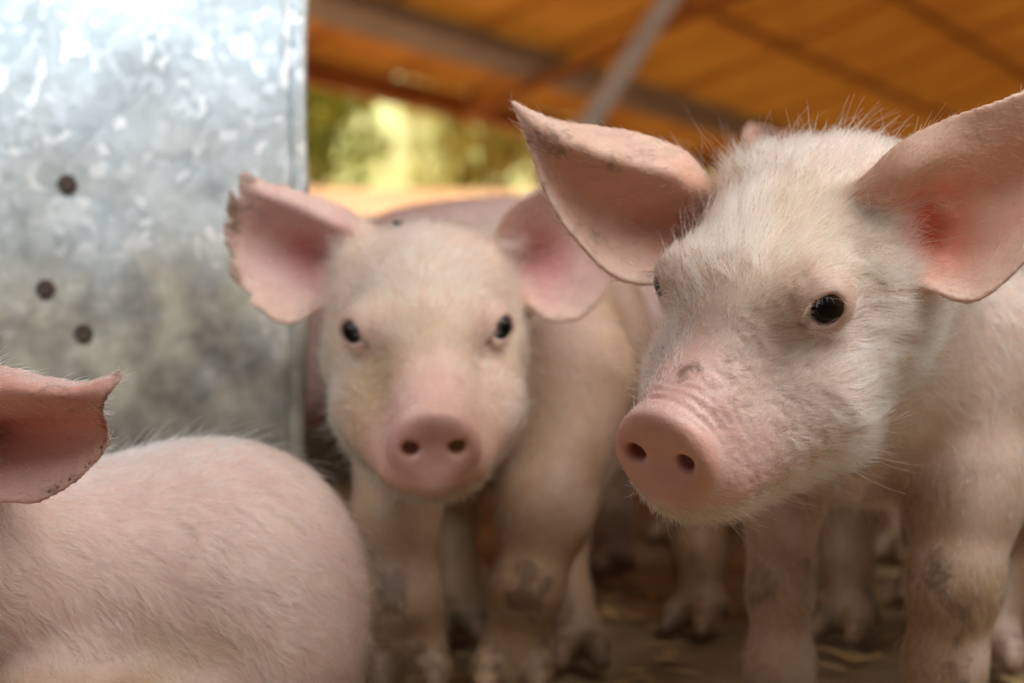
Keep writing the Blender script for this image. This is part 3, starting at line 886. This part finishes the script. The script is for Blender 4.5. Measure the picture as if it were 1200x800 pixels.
# ================================================================== piglet 3 : lying at the lower left
def piglet_three():
    s = Shape()
    fwd = np.array([-0.45, -0.86, 0.22]); fwd /= np.linalg.norm(fwd)
    # head lies off the left edge, turned towards the camera
    up = np.array([0.0, 0.25, 1.0]); rt = np.cross(fwd, up); rt /= np.linalg.norm(rt); up = np.cross(rt, fwd)
    M3 = np.stack([rt, fwd, up], 1)
    O3 = np.array([-0.262, 0.70, 0.135])
    head_prims(s, M3, O3, 0.95)
    L = lw(M3, O3)
    s.cone(L(0, -0.5, -1.6), (-0.210, 0.775, 0.078), 0.046, 0.060, 0.03, 'neck')
    s.ell((-0.200, 0.79, 0.074), (0.07, 0.07, 0.066), None, 0.02)
    s.ell((-0.155, 0.81, 0.074), (0.070, 0.074, 0.074), None, 0.025)
    s.ell((-0.136, 0.815, 0.074), (0.068, 0.070, 0.076), None, 0.02)
    s.ell((-0.125, 0.80, 0.042), (0.046, 0.062, 0.046), None, 0.02)
    s.ell((-0.190, 0.765, 0.035), (0.060, 0.045, 0.036), None, 0.03)
    leg_prims(s, [((-0.19, 0.74, 0.05), 0.032), ((-0.21, 0.68, 0.028), 0.022), ((-0.225, 0.62, 0.02), 0.017)], (-.1, -1))
    leg_prims(s, [((-0.13, 0.79, 0.04), 0.040), ((-0.17, 0.71, 0.03), 0.025), ((-0.15, 0.65, 0.018), 0.015)], (0.2, -1))
    ears = [make_ear(rows_from_px([
        [(-70, 452, 0.6), (-70, 470, -0.6), (-66, 490, 1.2), (-60, 515, 2.6), (-52, 550, 1.9), (-48, 582, 0.4)],
        [(-8, 430, 0.3), (-6, 456, -1.3), (-4, 478, -0.2), (0, 500, 2.3), (0, 540, 1.5), (-2, 586, 0.0)],
        [(46, 440, 0.1), (46, 458, -1.7), (44, 476, -0.8), (42, 498, 1.5), (40, 538, 1.0), (36, 590, -0.2)],
        [(92, 449, -0.2), (90, 458, -1.7), (84, 474, -1.3), (80, 497, 0.6), (78, 532, 0.5), (76, 572, -0.2)],
        [(128, 440, -0.8), (126, 450, -1.8), (112, 474, -1.6), (112, 494, -0.2), (112, 520, 0.1), (106, 548, -0.2)],
        [(141, 434, -1.0), (139, 446, -1.8), (122, 472, -1.7), (125, 494, -0.5), (128, 514, -0.2), (120, 532, -0.3)]], 0.682),
        1, th=0.0014, rim_dirt=0.3, tip_dirt=0.35, rag=0.05, red=(0.45, 0.14, 0.09), red_w=0.85, red_at=P(-10, 495, 0.72), red_r=0.04)]
    return finish_piglet(s, ears, 0.0016, (-0.42, 0.52, -0.005), (-0.02, 0.95, 0.24), head=(M3, O3), dirt_leg=0.7,
                         label='piglet lying at the lower left with its back rounded, one curled ear in view',
                         trunk_flow=(0.75, 0.5, -0.5), fur_n=70000, fur_len=0.0085, hair=(0.90, 0.82, 0.72), base_tone=(0.70, 0.52, 0.44), fur_rad=0.00009, seed=13, sc_head=0.95, ear_tone=(0.74, 0.38, 0.30))

# ================================================================== the piglets behind
def simple_piglet(label, front, back, z, r, head_at, head_dir, feet, lo, hi, tone=(0.62, 0.40, 0.34), ear_px=None, film_shade=1.0, dirt_leg=1.0, fur=0, seed=20):
    s = Shape()
    fr, bk = np.array([*front, z]), np.array([*back, z + 0.004])
    bd = bk - fr; ln = np.linalg.norm(bd); bd = bd / ln
    sd = np.array([bd[1], -bd[0], 0])
    R = np.stack([sd, bd, np.cross(sd, bd)], 1)
    for t, q in ((0.08, 0.95), (0.5, 1.05), (0.9, 0.97)):
        s.ell(fr + bd * ln * t, (r * q * 0.92, r * 1.25, r * q), R, 0.04)
    hd = np.array(head_dir, float); hd /= np.linalg.norm(hd)
    rt = np.cross(hd, [0, 0, 1.0]); rt /= np.linalg.norm(rt)
    M = np.stack([rt, hd, np.cross(rt, hd)], 1)
    O = np.array(head_at, float)
    head_prims(s, M, O, 0.92)
    s.cone(O - hd * 0.005 - M[:, 2] * 0.014, fr, 0.044, r * 0.8, 0.03, 'neck')
    for i, ft in enumerate(feet):
        hip = (fr if i < 2 else bk) + sd * (-0.6 * r if i % 2 == 0 else 0.6 * r) + np.array([0, 0, -0.03])
        kx = np.array([ft[0], ft[1], 0.10]) * np.array([1, 1, 1.0]) + (hip - np.array([ft[0], ft[1], 0.10])) * np.array([0.25, 0.25, 0])
        leg_prims(s, [(hip, 0.040), (kx, 0.024), ((ft[0], ft[1] + 0.008, 0.055), 0.0165), ((ft[0], ft[1], 0.02), 0.0165)], (hd[0], hd[1]))
    L = lambda x, y, zz: O + M @ (np.array([x, y, zz]) * 0.0092)
    ears = []
    for sg in (-1, 1):
        if ear_px is not None and sg == ear_px[1]:
            ears.append(make_ear(ear_px[0], 1, th=0.0018)); continue
        rows = []
        for t, wd in ((0, 1.6), (0.25, 2.6), (0.5, 2.9), (0.75, 2.2), (1.0, 0.4)):
            rows.append([L(sg * (4.0 + 6.5 * t), -0.8 - 1.0 * t + b_, 2.6 + 2.6 * t * (1 - .4 * t) + a_) for a_, b_ in ((wd, 0.9), (wd * .5, 0.1), (0, -0.5 * wd), (-wd * .5, 0.0), (-wd, 0.6))])
        ears.append(make_ear(rows, 1, th=0.0018))
    for e in ears: e['side'] = 1 if np.mean(e['n'] @ hd) > 0 else -1
    return finish_piglet(s, ears, 0.003, lo, hi, head=(M, O), base_tone=tone, label=label, dirt_leg=dirt_leg, fur_n=fur, fur_len=0.008,
                         fur_rad=0.0001, seed=seed, sc_head=0.92, trunk_flow=bd * 1.0 + np.array([0, 0, -.4]), hair=(0.8, 0.68, 0.58), extra=dict(film_shade=film_shade, leg_hair=0.9))

def back_piglets():
    # crosswise behind the middle one: only its rounded back and rump show
    simple_piglet('pinkish piglet standing crosswise behind the middle piglet, only its back and rump in view',
                  (-0.085, 1.43), (0.065, 1.46), 0.228, 0.084, (-0.235, 1.44, 0.165), (-1, -0.05, -0.5),
                  [(-0.10, 1.38), (-0.115, 1.47), (0.085, 1.42), (0.075, 1.52)], (-0.42, 1.30, -0.005), (0.20, 1.62, 0.37), tone=(0.80, 0.60, 0.57), film_shade=0.3, fur=14000)
    ear = [[P(u, v, 1.13 + dz * 0.01) for (u, v, dz) in r] for r in [
        [(886, 205, 0.6), (893, 205, 1.4), (902, 205, 1.8), (916, 205, 1.4), (932, 205, 0.6)],
        [(874, 176, 0.0), (886, 178, .8), (900, 180, 1.2), (922, 180, 1.), (948, 182, 0.0)],
        [(870, 156, 0.0), (884, 154, .4), (900, 156, .6), (920, 160, .4), (946, 166, 0.0)],
        [(876, 144, 0.0), (886, 144, .1), (898, 147, .2), (912, 151, .1), (928, 156, 0.0)]]]
    simple_piglet('piglet almost hidden behind the largest one, pink ear poking up and brown-smeared legs below',
                  (0.185, 1.255), (0.285, 1.38), 0.205, 0.066, (0.212, 1.19, 0.262), (-0.45, -0.7, -0.45),
                  [(0.128, 1.165), (0.225, 1.14), (0.225, 1.33), (0.32, 1.31)], (0.03, 0.98, -0.005), (0.46, 1.50, 0.38), tone=(0.40, 0.25, 0.18), ear_px=(ear, 1), seed=22)
    simple_piglet('dark muddy legged piglet standing behind the middle and largest piglets, seen between them',
                  (0.10, 1.78), (0.22, 1.93), 0.19, 0.07, (0.03, 1.72, 0.21), (-0.6, -0.6, -0.5),
                  [(0.085, 1.70), (0.165, 1.70), (0.24, 1.86), (0.31, 1.82)], (-0.15, 1.52, -0.005), (0.42, 2.08, 0.34), tone=(0.30, 0.20, 0.16), seed=24)
    simple_piglet('pale piglet far back between the two front legs of the largest piglet',
                  (0.345, 1.66), (0.47, 1.78), 0.175, 0.065, (0.32, 1.60, 0.20), (-0.5, -0.8, -0.3),
                  [(0.355, 1.57), (0.42, 1.56), (0.46, 1.74), (0.53, 1.70)], (0.14, 1.40, -0.005), (0.65, 1.95, 0.32), tone=(0.82, 0.60, 0.56), film_shade=0.2, seed=26)

# ------------------------------------------------------------------ setting
def ground_mat():
    t = NT('littered_ground')
    tc = t.n('ShaderNodeTexCoord').outputs['Object']
    n1 = t.noise(tc, 9, 6, 0.6)
    n2 = t.noise(tc, 60, 5, 0.7)
    c = t.ramp(n1, [(0.32, (0.15, 0.095, 0.045)), (0.5, (0.30, 0.205, 0.10)), (0.68, (0.44, 0.31, 0.16))])
    c = t.mix(0.5, c, t.ramp(n2, [(0.3, (0.55, 0.5, 0.45)), (0.7, (1, 1, 1))]), 'MULTIPLY')
    p = t.n('ShaderNodeBsdfPrincipled')
    t.l(c, p.inputs['Base Color'])
    p.inputs['Roughness'].default_value = 0.8
    t.l(t.bump(n2, 0.6, 0.004), p.inputs['Normal'])
    return t.finish(p.outputs[0])

def setting():
    # pen floor
    xs, ys = np.linspace(-3, 4, 141), np.linspace(-2, 2.4, 111)
    X, Y = np.meshgrid(xs, ys, indexing='ij')
    pts = np.stack([X, Y, 0 * X], -1).reshape(-1, 3)
    pts[:, 2] = -0.004 + 0.003 * noise3(pts, 7)[:, 0] + 0.0015 * noise3(pts, 22)[:, 1]
    n = len(ys)
    fc = [(i * n + j, (i + 1) * n + j, (i + 1) * n + j + 1, i * n + j + 1) for i in range(len(xs) - 1) for j in range(n - 1)]
    o = mesh_obj('floor', pts, fc, ground_mat())
    tag(o, kind='structure')
    # low kerb wall behind the pen, coloured dark brown
    cm = simple_mat('dark_brown_concrete', (0.05, 0.03, 0.018), (0.13, 0.085, 0.05), 6, 0.85)
    def box(name, lo, hi, mat, parent=None, bevel=0.0, smooth=False):
        import bmesh
        bm = bmesh.new()
        bmesh.ops.create_cube(bm, size=1)
        for v in bm.verts:
            v.co = Vector([lo[k] if v.co[k] < 0 else hi[k] for k in range(3)])
        if bevel: bmesh.ops.bevel(bm, geom=bm.edges[:], offset=bevel, segments=2, affect='EDGES')
        me = bpy.data.meshes.new(name); bm.to_mesh(me); bm.free()
        me.materials.append(mat)
        ob = bpy.data.objects.new(name, me); C.objects.link(ob)
        if parent: ob.parent = parent
        return ob
    tag(box('wall_back', (-3, 2.4, -0.05), (4, 2.5, 0.37), cm, bevel=0.008), kind='structure')
    # yard outside
    ym = simple_mat('red_earth', (0.55, 0.24, 0.11), (0.70, 0.44, 0.25), 1.2, 0.9)
    xs, ys = np.linspace(-14, 16, 61), np.linspace(2.5, 22, 41)
    X, Y = np.meshgrid(xs, ys, indexing='ij')
    pts = np.stack([X, Y, 0 * X], -1).reshape(-1, 3)
    pts[:, 2] = -0.06 + 0.05 * noise3(pts, 0.6)[:, 0] + 1.32 * sstep(6.5, 12, pts[:, 1]) 
    n = len(ys)
    fc = [(i * n + j, (i + 1) * n + j, (i + 1) * n + j + 1, i * n + j + 1) for i in range(len(xs) - 1) for j in range(n - 1)]
    tag(mesh_obj('yard_ground', pts, fc, ym), kind='structure')
    return box

def roof(box):
    e = np.array([0.4819, 0.8762, 0.0])
    E0 = np.array([-1.08, 9.0, CAM_H + 1.51])
    # the eave descends a touch less than the sight line, the roof rises over the pen at 18 degrees
    a = math.radians(18)
    r = np.array([0.8762 * math.cos(a), -0.4819 * math.cos(a), math.sin(a)])
    nrm = np.cross(r, e); nrm /= np.linalg.norm(nrm)
    if nrm[2] < 0: nrm = -nrm
    rm = simple_mat('rusty_orange_roofing', (0.36, 0.13, 0.015), (0.54, 0.23, 0.03), 1.6, 0.65, bump=0.4, bdist=0.01)
    nt = rm.node_tree
    pb = next(n_ for n_ in nt.nodes if n_.type == 'BSDF_PRINCIPLED')
    tl = nt.nodes.new('ShaderNodeBsdfTranslucent'); mx = nt.nodes.new('ShaderNodeMixShader')
    nt.links.new(pb.inputs['Base Color'].links[0].from_socket, tl.inputs[0])
    mx.inputs[0].default_value = 0.15
    nt.links.new(pb.outputs[0], mx.inputs[1]); nt.links.new(tl.outputs[0], mx.inputs[2])
    nt.links.new(mx.outputs[0], next(n_ for n_ in nt.nodes if n_.type == 'OUTPUT_MATERIAL').inputs['Surface'])
    wm = simple_mat('dark_orange_wood', (0.30, 0.13, 0.03), (0.42, 0.19, 0.05), 4, 0.8)
    gm = simple_mat('weathered_grey_steel', (0.22, 0.23, 0.22), (0.32, 0.33, 0.31), 6, 0.7)
    root = bpy.data.objects.new('ceiling', None); C.objects.link(root); root['kind'] = 'structure'
    # corrugated sheets, each its own piece, side by side along the eave
    def slab(name, o, u, v, w, mat, parent):
        c = [o + u * i + v * j + w * k for k in (0, 1) for j in (0, 1) for i in (0, 1)]
        f = [(0, 2, 3, 1), (4, 5, 7, 6), (0, 1, 5, 4), (2, 6, 7, 3), (0, 4, 6, 2), (1, 3, 7, 5)]
        return mesh_obj(name, c, f, mat, parent, smooth=False)
    wdt, Lr = 0.9, 5.6
    m0, m1 = -8, 22
    nx = 37
    prof = np.linspace(0, wdt + 0.08, nx)
    zz = 0.022 * np.sin(prof / 0.15 * 2 * math.pi)
    base_me = None
    for k in range(m0, m1):
        o0 = E0 + e * (k * wdt - 2.0) + nrm * (0.012 if k % 2 else 0.0)
        if base_me is None:
            vs, fs = [], []
            for j, tt in enumerate((0, Lr)):
                for i in range(nx): vs.append(e * prof[i] + r * tt + nrm * zz[i])
            for i in range(nx - 1): fs.append((i, i + 1, nx + i + 1, nx + i))
            ob = mesh_obj('roof_sheet', vs, fs, rm, root)
            base_me = ob.data
        else:
            ob = bpy.data.objects.new('roof_sheet', base_me); C.objects.link(ob); ob.parent = root
        ob.location = o0
    # purlins under the sheets
    def purlin(name, t, w, h, mat):
        slab(name, E0 + e * (m0 * wdt - 2.0) + r * t - nrm * (h + 0.03), e * (m1 - m0) * wdt, r * w, nrm * h, mat, root)
    purlin('eave_board', 0.0, 0.05, 0.16, wm)
    def hit(u, v):
        d = np.array([(u - 600) / F, 1, (400 - v) / F])
        o = np.array([0, 0, CAM_H])
        s_ = ((E0 - o) @ nrm) / (d @ nrm)
        q = o + d * s_
        return (q - E0) @ r, (q - E0) @ e, s_
    print('roof hits', [tuple(np.round(hit(u, v), 2)) for u, v in ((400, 0), (700, 82), (1000, 165), (1200, 0), (700, 0), (620, 150))])
    tb = hit(700, 84)[0]
    purlin('roof_beam', tb - 0.12, 0.20, 0.10, gm)
    for t in (tb + 0.9, tb + 1.7, tb + 2.5):
        purlin('purlin', t, 0.04, 0.04, wm)
    for k in (2, 6):                        # rafters running up the slope
        o0 = E0 + e * (-3 + 2.2 * k) - nrm * 0.22
        slab('rafter', o0, e * 0.07, r * Lr, nrm * 0.06, wm, root)
    # pale pole propping the roof: a slanting brace
    a0, a1 = P(806, -20, 5.2), P(672, 172, 4.6)
    return root

def panel():
    """galvanised sheet steel side of a feeder"""
    t = NT('galvanised_steel')
    tc = t.n('ShaderNodeTexCoord').outputs['Object']
    vo = t.n('ShaderNodeTexVoronoi'); vo.inputs['Scale'].default_value = 150
    wv = t.n('ShaderNodeTexNoise'); wv.inputs['Scale'].default_value = 30; wv.inputs['Detail'].default_value = 3
    t.l(tc, wv.inputs['Vector'])
    va = t.n('ShaderNodeVectorMath', operation='MULTIPLY_ADD')
    t.l(wv.outputs['Color'], va.inputs[0]); va.inputs[1].default_value = (0.03, 0.03, 0.03); t.l(tc, va.inputs[2])
    t.l(va.outputs[0], vo.inputs['Vector'])
    g = t.n('ShaderNodeRGBToBW'); t.l(vo.outputs['Color'], g.inputs[0])
    spang = t.ramp(g.outputs[0], [(0.2, (0.50, 0.56, 0.59)), (0.55, (0.60, 0.66, 0.695)), (0.76, (0.72, 0.78, 0.82)), (0.84, (0.98, 0.99, 1.0))])
    sep = t.n('ShaderNodeSeparateXYZ'); t.l(tc, sep.inputs[0])
    # splashed mud and painted shade together, both fading out with height
    hgt = t.n('ShaderNodeMapRange'); t.l(sep.outputs['Z'], hgt.inputs[0])
    hgt.inputs['From Min'].default_value = 0.12; hgt.inputs['From Max'].default_value = 0.43
    hgt.inputs['To Min'].default_value = 0.62; hgt.inputs['To Max'].default_value = -0.06
    n1 = t.noise(tc, 12, 5, 0.6)
    n2 = t.noise(tc, 30, 4, 0.6)
    grime_shade = t.math('ADD', hgt.outputs[0], t.math('MULTIPLY', n1, 0.75))
    gf = t.n('ShaderNodeMapRange'); t.l(grime_shade, gf.inputs[0])
    gf.inputs['From Min'].default_value = 0.36; gf.inputs['From Max'].default_value = 0.85
    gc = t.ramp(n2, [(0.35, (0.13, 0.105, 0.065)), (0.62, (0.38, 0.32, 0.22))])
    col = t.mix(t.math('MULTIPLY', gf.outputs[0], 0.9), spang, gc)
    dk = t.noise(tc, 20, 3, 0.55)
    dkf = t.n('ShaderNodeMapRange'); t.l(t.math('ADD', t.math('MULTIPLY', hgt.outputs[0], 0.38), dk), dkf.inputs[0])
    dkf.inputs['From Min'].default_value = 0.68; dkf.inputs['From Max'].default_value = 0.90
    col = t.mix(t.math('MULTIPLY', dkf.outputs[0], 0.8), col, (0.07, 0.052, 0.035))
    p = t.n('ShaderNodeBsdfPrincipled')
    t.l(col, p.inputs['Base Color'])
    inv = t.math('SUBTRACT', 0.45, t.math('MULTIPLY', gf.outputs[0], 0.45))
    t.l(inv, p.inputs['Metallic'])
    rg = t.math('ADD', 0.42, t.math('MULTIPLY', gf.outputs[0], 0.35))
    t.l(rg, p.inputs['Roughness'])
    hb = t.math('ADD', t.math('MULTIPLY', n2, 0.6), t.math('MULTIPLY', g.outputs[0], 0.7))
    t.l(t.bump(hb, 0.35, 0.002), p.inputs['Normal'])
    m = t.finish(p.outputs[0])
    root = bpy.data.objects.new('feeder', None); C.objects.link(root); root.location = (-0.4, 1.06, 0)
    tag(root, 'galvanised steel feeder with spangled side panel, mud and painted shade low down, and three bolts, behind the lying piglet', 'feeder')
    # front sheet, gently bowed, right edge returned backwards
    X0, X1 = -0.95, P(344, 0, 1.04)[0]
    Y = 1.04
    nx, nz = 90, 60
    vs, fs = [], []
    for i in range(nx + 1):
        u = i / nx
        x = X0 + (X1 - X0) * u
        for j in range(nz + 1):
            z = 0.0 + 0.75 * j / nz
            bow = 0.010 * math.sin(u * 9.0) * 0.6 + 0.004 * math.sin(z * 21 + u * 14)
            vs.append((x, Y + bow * (1 - u), z))
    vs = np.array(vs)
    vs[:, 1] += 0.0018 * noise3(vs, 18)[:, 0] + 0.004 * noise3(vs, 6)[:, 1]
    # dents round the bolts
    bolts = [P(77, 215, Y), P(52, 338, Y), P(97, 390, Y)]
    for b in bolts:
        dd = np.hypot(vs[:, 0] - b[0], vs[:, 2] - b[2])
        vs[:, 1] += 0.006 * np.exp(-(dd / 0.014) ** 2)
    for i in range(nx):
        for j in range(nz):
            a = i * (nz + 1) + j
            fs.append((a, a + nz + 1, a + nz + 2, a + 1))
    def local(o):
        for v in o.data.vertices: v.co -= root.location
        return o
    sh = local(mesh_obj('side_panel', vs, fs, m, root))
    md = sh.modifiers.new('sheet', 'SOLIDIFY'); md.thickness = 0.002
    # folded flange along the right edge: step then return
    pr = [(X1 - 0.002, Y + 0.0), (X1 + 0.0005, Y - 0.004), (X1 + 0.004, Y - 0.005), (X1 + 0.0075, Y - 0.003), (X1 + 0.0085, Y + 0.004), (X1 - 0.07, Y + 0.26), (X1 - 0.6, Y + 0.26), (X1 - 0.6, Y + 0.258), (X1 - 0.071, Y + 0.258), (X1 + 0.0065, Y + 0.006), (X1 + 0.004, Y + 0.003), (X1 - 0.002, Y + 0.003)]
    vs, fs = [], []
    nzz = 24
    for j in range(nzz + 1):
        z = 0.75 * j / nzz
        for (x, y) in pr: vs.append((x + 0.0012 * math.sin(z * 31), y, z))
    k = len(pr)
    for j in range(nzz):
        for i in range(k):
            fs.append((j * k + i, j * k + (i + 1) % k, (j + 1) * k + (i + 1) % k, (j + 1) * k + i))
    local(mesh_obj('folded_edge', vs, fs, m, root, smooth=False))
    bm_ = simple_mat('rusted_bolt', (0.03, 0.02, 0.014), (0.09, 0.055, 0.035), 300, 0.7, metallic=0.2)
    for i, b in enumerate(bolts):
        vs, fs = [], []
        n = 6
        rad = [0.0085, 0.0085, 0.0062, 0.0062, 0.0052, 0.0]
        dep = [0.0, -0.0012, -0.0012, -0.0055, -0.0065, -0.0065]
        for kk, (r_, d_) in enumerate(zip(rad, dep)):
            cnt = 24 if kk < 2 else 24
            for a in range(24):
                th = a / 24 * 2 * math.pi
                rr = r_
                if kk >= 2 and r_ > 0:
                    seg = math.pi / 3
                    rr = r_ * math.cos(seg / 2) / math.cos(((th + i) % seg) - seg / 2)
                vs.append((b[0] + rr * math.cos(th), b[1] + 0.007 + d_, b[2] + rr * math.sin(th)))
        for kk in range(5):
            for a in range(24):
                fs.append((kk * 24 + a, kk * 24 + (a + 1) % 24, (kk + 1) * 24 + (a + 1) % 24, (kk + 1) * 24 + a))
        local(mesh_obj('bolt', vs, fs, bm_, root, smooth=False))

def tube(name, a, b, ra, rb, mat, parent=None, n=20, wob=0.0):
    a, b = np.array(a, float), np.array(b, float)
    d = b - a; L = np.linalg.norm(d); d /= L
    u = np.cross(d, [0.3, 0.2, 0.9]); u /= np.linalg.norm(u); w = np.cross(d, u)
    vs, fs = [], []
    m = 14
    for i in range(m + 1):
        t = i / m
        c = a + d * L * t + u * wob * math.sin(t * 7)
        for k in range(n):
            th = k / n * 2 * math.pi
            vs.append(c + (u * math.cos(th) + w * math.sin(th)) * (ra + (rb - ra) * t) * (1 + 0.04 * math.sin(k * 2 + i)))
    for i in range(m):
        for k in range(n): fs.append((i * n + k, i * n + (k + 1) % n, (i + 1) * n + (k + 1) % n, (i + 1) * n + k))
    fs.append(list(range(n))[::-1]); fs.append([m * n + k for k in range(n)])
    return mesh_obj(name, vs, fs, mat, parent)

def foliage():
    lm = []
    for i, (a, b) in enumerate([((0.34, 0.46, 0.08), (0.66, 0.74, 0.20)), ((0.55, 0.56, 0.18), (0.82, 0.80, 0.40)), ((0.25, 0.40, 0.10), (0.50, 0.64, 0.22))]):
        t = NT('leaf_green')
        tc = t.n('ShaderNodeTexCoord').outputs['Object']
        c = t.ramp(t.noise(tc, 4, 3), [(0.3, a), (0.7, b)])
        d = t.n('ShaderNodeBsdfDiffuse'); tr = t.n('ShaderNodeBsdfTranslucent'); mx = t.n('ShaderNodeMixShader')
        t.l(c, d.inputs[0]); t.l(c, tr.inputs[0]); mx.inputs[0].default_value = 0.45
        t.l(d.outputs[0], mx.inputs[1]); t.l(tr.outputs[0], mx.inputs[2])
        lm.append(t.finish(mx.outputs[0]))
    wood = simple_mat('bark', (0.12, 0.08, 0.05), (0.3, 0.22, 0.15), 20, 0.9)
    # leafy shrubs at the far side of the yard, each with stems and its own crown
    spots = [(-4.4, 12.6, 0, 1.6), (-2.95, 13.2, 1, 1.7), (-1.55, 12.5, 0, 1.5), (-0.2, 13.0, 1, 1.4)]
    for i, (x, y, mi, H) in enumerate(spots):
        z0 = -0.06 + 1.32 * float(sstep(6.5, 12, np.array([y]))[0])
        root = bpy.data.objects.new('shrub', None); C.objects.link(root); root.location = (x, y, z0)
        tag(root, 'sunlit yellow-green shrub across the yard, out of focus', 'shrub', 'sunlit shrubs across the yard')
        r = np.random.default_rng(40 + i)
        for k in range(3):
            tube('stem', (0.1 * k - 0.1, 0, -0.05), (0.35 * (k - 1), r.normal(0, .1), H * 0.6), 0.03, 0.012, wood, root, n=8, wob=0.02)
        n = 1500
        th = r.random(n) * 6.28; rr = np.sqrt(r.random(n)) * (0.55 + 0.12 * np.sin(th * 3 + i))
        zc = r.random(n) ** 0.8 * H
        c = np.stack([rr * np.cos(th), rr * np.sin(th) * 0.7, zc + 0.1], 1)
        a = r.normal(0, 1, (n, 3)); a[:, 2] -= 0.6; a /= np.linalg.norm(a, axis=1, keepdims=True)
        b = np.cross(a, r.normal(0, 1, (n, 3))); b /= np.linalg.norm(b, axis=1, keepdims=True)
        s = (0.06 + 0.06 * r.random(n))[:, None]
        vs = np.stack([c - a * s, c + b * s * 0.35, c + a * s, c - b * s * 0.35], 1).reshape(-1, 3)
        fs = np.arange(4 * n).reshape(-1, 4)
        o = mesh_obj('foliage', vs, fs, lm[mi], root)
        o['kind'] = 'stuff'
    # a hedge-like dense bank behind closes the view
    gm = simple_mat('distant_greenery', (0.52, 0.62, 0.20), (0.90, 0.88, 0.52), 0.9, 0.9, bump=0.5, bdist=0.2)
    xs, zs = np.linspace(-12, 14, 80), np.linspace(0, 1, 24)
    vs = []
    for x in xs:
        for t in zs:
            vs.append((x, 15.5 + 3.5 * t, 0.6 + 4.5 * math.sin(t * 1.5)))
    vs = np.array(vs); vs += 0.35 * noise3(vs, 1.3) + 0.12 * noise3(vs, 4.1)
    n = len(zs)
    fc = [(i * n + j, (i + 1) * n + j, (i + 1) * n + j + 1, i * n + j + 1) for i in range(len(xs) - 1) for j in range(n - 1)]
    tag(mesh_obj('green_bank', vs, fc, gm), kind='structure')

box = setting()
roof_root = roof(box)
panel()
foliage()
pole_mat = simple_mat('pale_weathered_wood', (0.75, 0.62, 0.48), (0.90, 0.80, 0.66), 12, 0.8)
def fly():
    root = bpy.data.objects.new('fly', None); C.objects.link(root)
    base = P(467, 264, 0.945)
    root.location = base
    tag(root, 'small black fly sitting on top of the middle piglet\'s head', 'fly')
    fm = simple_mat('black_fly', (0.008, 0.008, 0.008), (0.02, 0.018, 0.016), 400, 0.4)
    import bmesh
    for nm, c, r_ in (('abdomen', (-0.0016, 0, 0.0012), (0.0018, 0.0011, 0.0010)), ('thorax', (0.0006, 0, 0.0015), (0.0012, 0.0010, 0.0010)), ('head', (0.0021, 0, 0.0015), (0.0007, 0.0009, 0.0008))):
        bm = bmesh.new(); bmesh.ops.create_icosphere(bm, subdivisions=2, radius=1)
        for v in bm.verts: v.co = Vector([v.co[k] * r_[k] + c[k] for k in range(3)])
        me = bpy.data.meshes.new(nm); bm.to_mesh(me); bm.free(); me.materials.append(fm)
        o = bpy.data.objects.new(nm, me); C.objects.link(o); o.parent = root
    for sg in (-1, 1):
        w_ = [(0.0006, sg * 0.0004, 0.0024), (-0.0014, sg * 0.0022, 0.0024), (-0.0036, sg * 0.0020, 0.0021), (-0.0030, sg * 0.0006, 0.0023)]
        wv = w_ + [(a, b, c + 0.0001) for a, b, c in w_]
        mesh_obj('wing', wv, [(0, 1, 2, 3), (7, 6, 5, 4), (0, 4, 5, 1), (1, 5, 6, 2), (2, 6, 7, 3), (3, 7, 4, 0)], fm, root, smooth=False)
        for k in range(3):
            o = tube('leg', (0.0012 - 0.001 * k, sg * 0.0006, 0.0012), (0.0018 - 0.0016 * k, sg * 0.0022, -0.0006), 0.00015, 0.0001, fm, root, n=5)
fly()

def litter():
    r = np.random.default_rng(77)
    n = 1100
    x = r.uniform(-0.5, 0.8, n); y = r.uniform(0.7, 2.35, n)
    a = r.uniform(0, 3.14, n); L = r.uniform(0.004, 0.018, n); w = r.uniform(0.0008, 0.0025, n)
    u = np.stack([np.cos(a), np.sin(a), r.normal(0, 0.12, n)], 1); v = np.stack([-np.sin(a), np.cos(a), 0 * a], 1)
    c = np.stack([x, y, 0.0015 + 0.002 * r.random(n)], 1)
    up = np.array([0, 0, 0.0012])
    q = [c - u * L[:, None] - v * w[:, None], c + u * L[:, None] - v * w[:, None], c + u * L[:, None] + v * w[:, None], c - u * L[:, None] + v * w[:, None], c + up * 1.0]
    vs = np.stack(q, 1).reshape(-1, 3)
    fs = []
    for i in range(n):
        b = 5 * i
        fs += [(b, b + 1, b + 4), (b + 1, b + 2, b + 4), (b + 2, b + 3, b + 4), (b + 3, b, b + 4)]
    o = mesh_obj('straw_litter', vs, fs, simple_mat('straw', (0.45, 0.27, 0.08), (0.75, 0.52, 0.22), 30, 0.8), smooth=False, parent=bpy.data.objects['floor'])
    o['kind'] = 'stuff'
litter()

po = tube('slanting_pole', P(812, -40, 3.6), P(640, 215, 3.3), 0.022, 0.024, pole_mat, wob=0.004)
tag(po, 'pale slanting wooden pole leaning under the orange roof', 'pole')

piglet_one()
piglet_two()
piglet_three()
back_piglets()
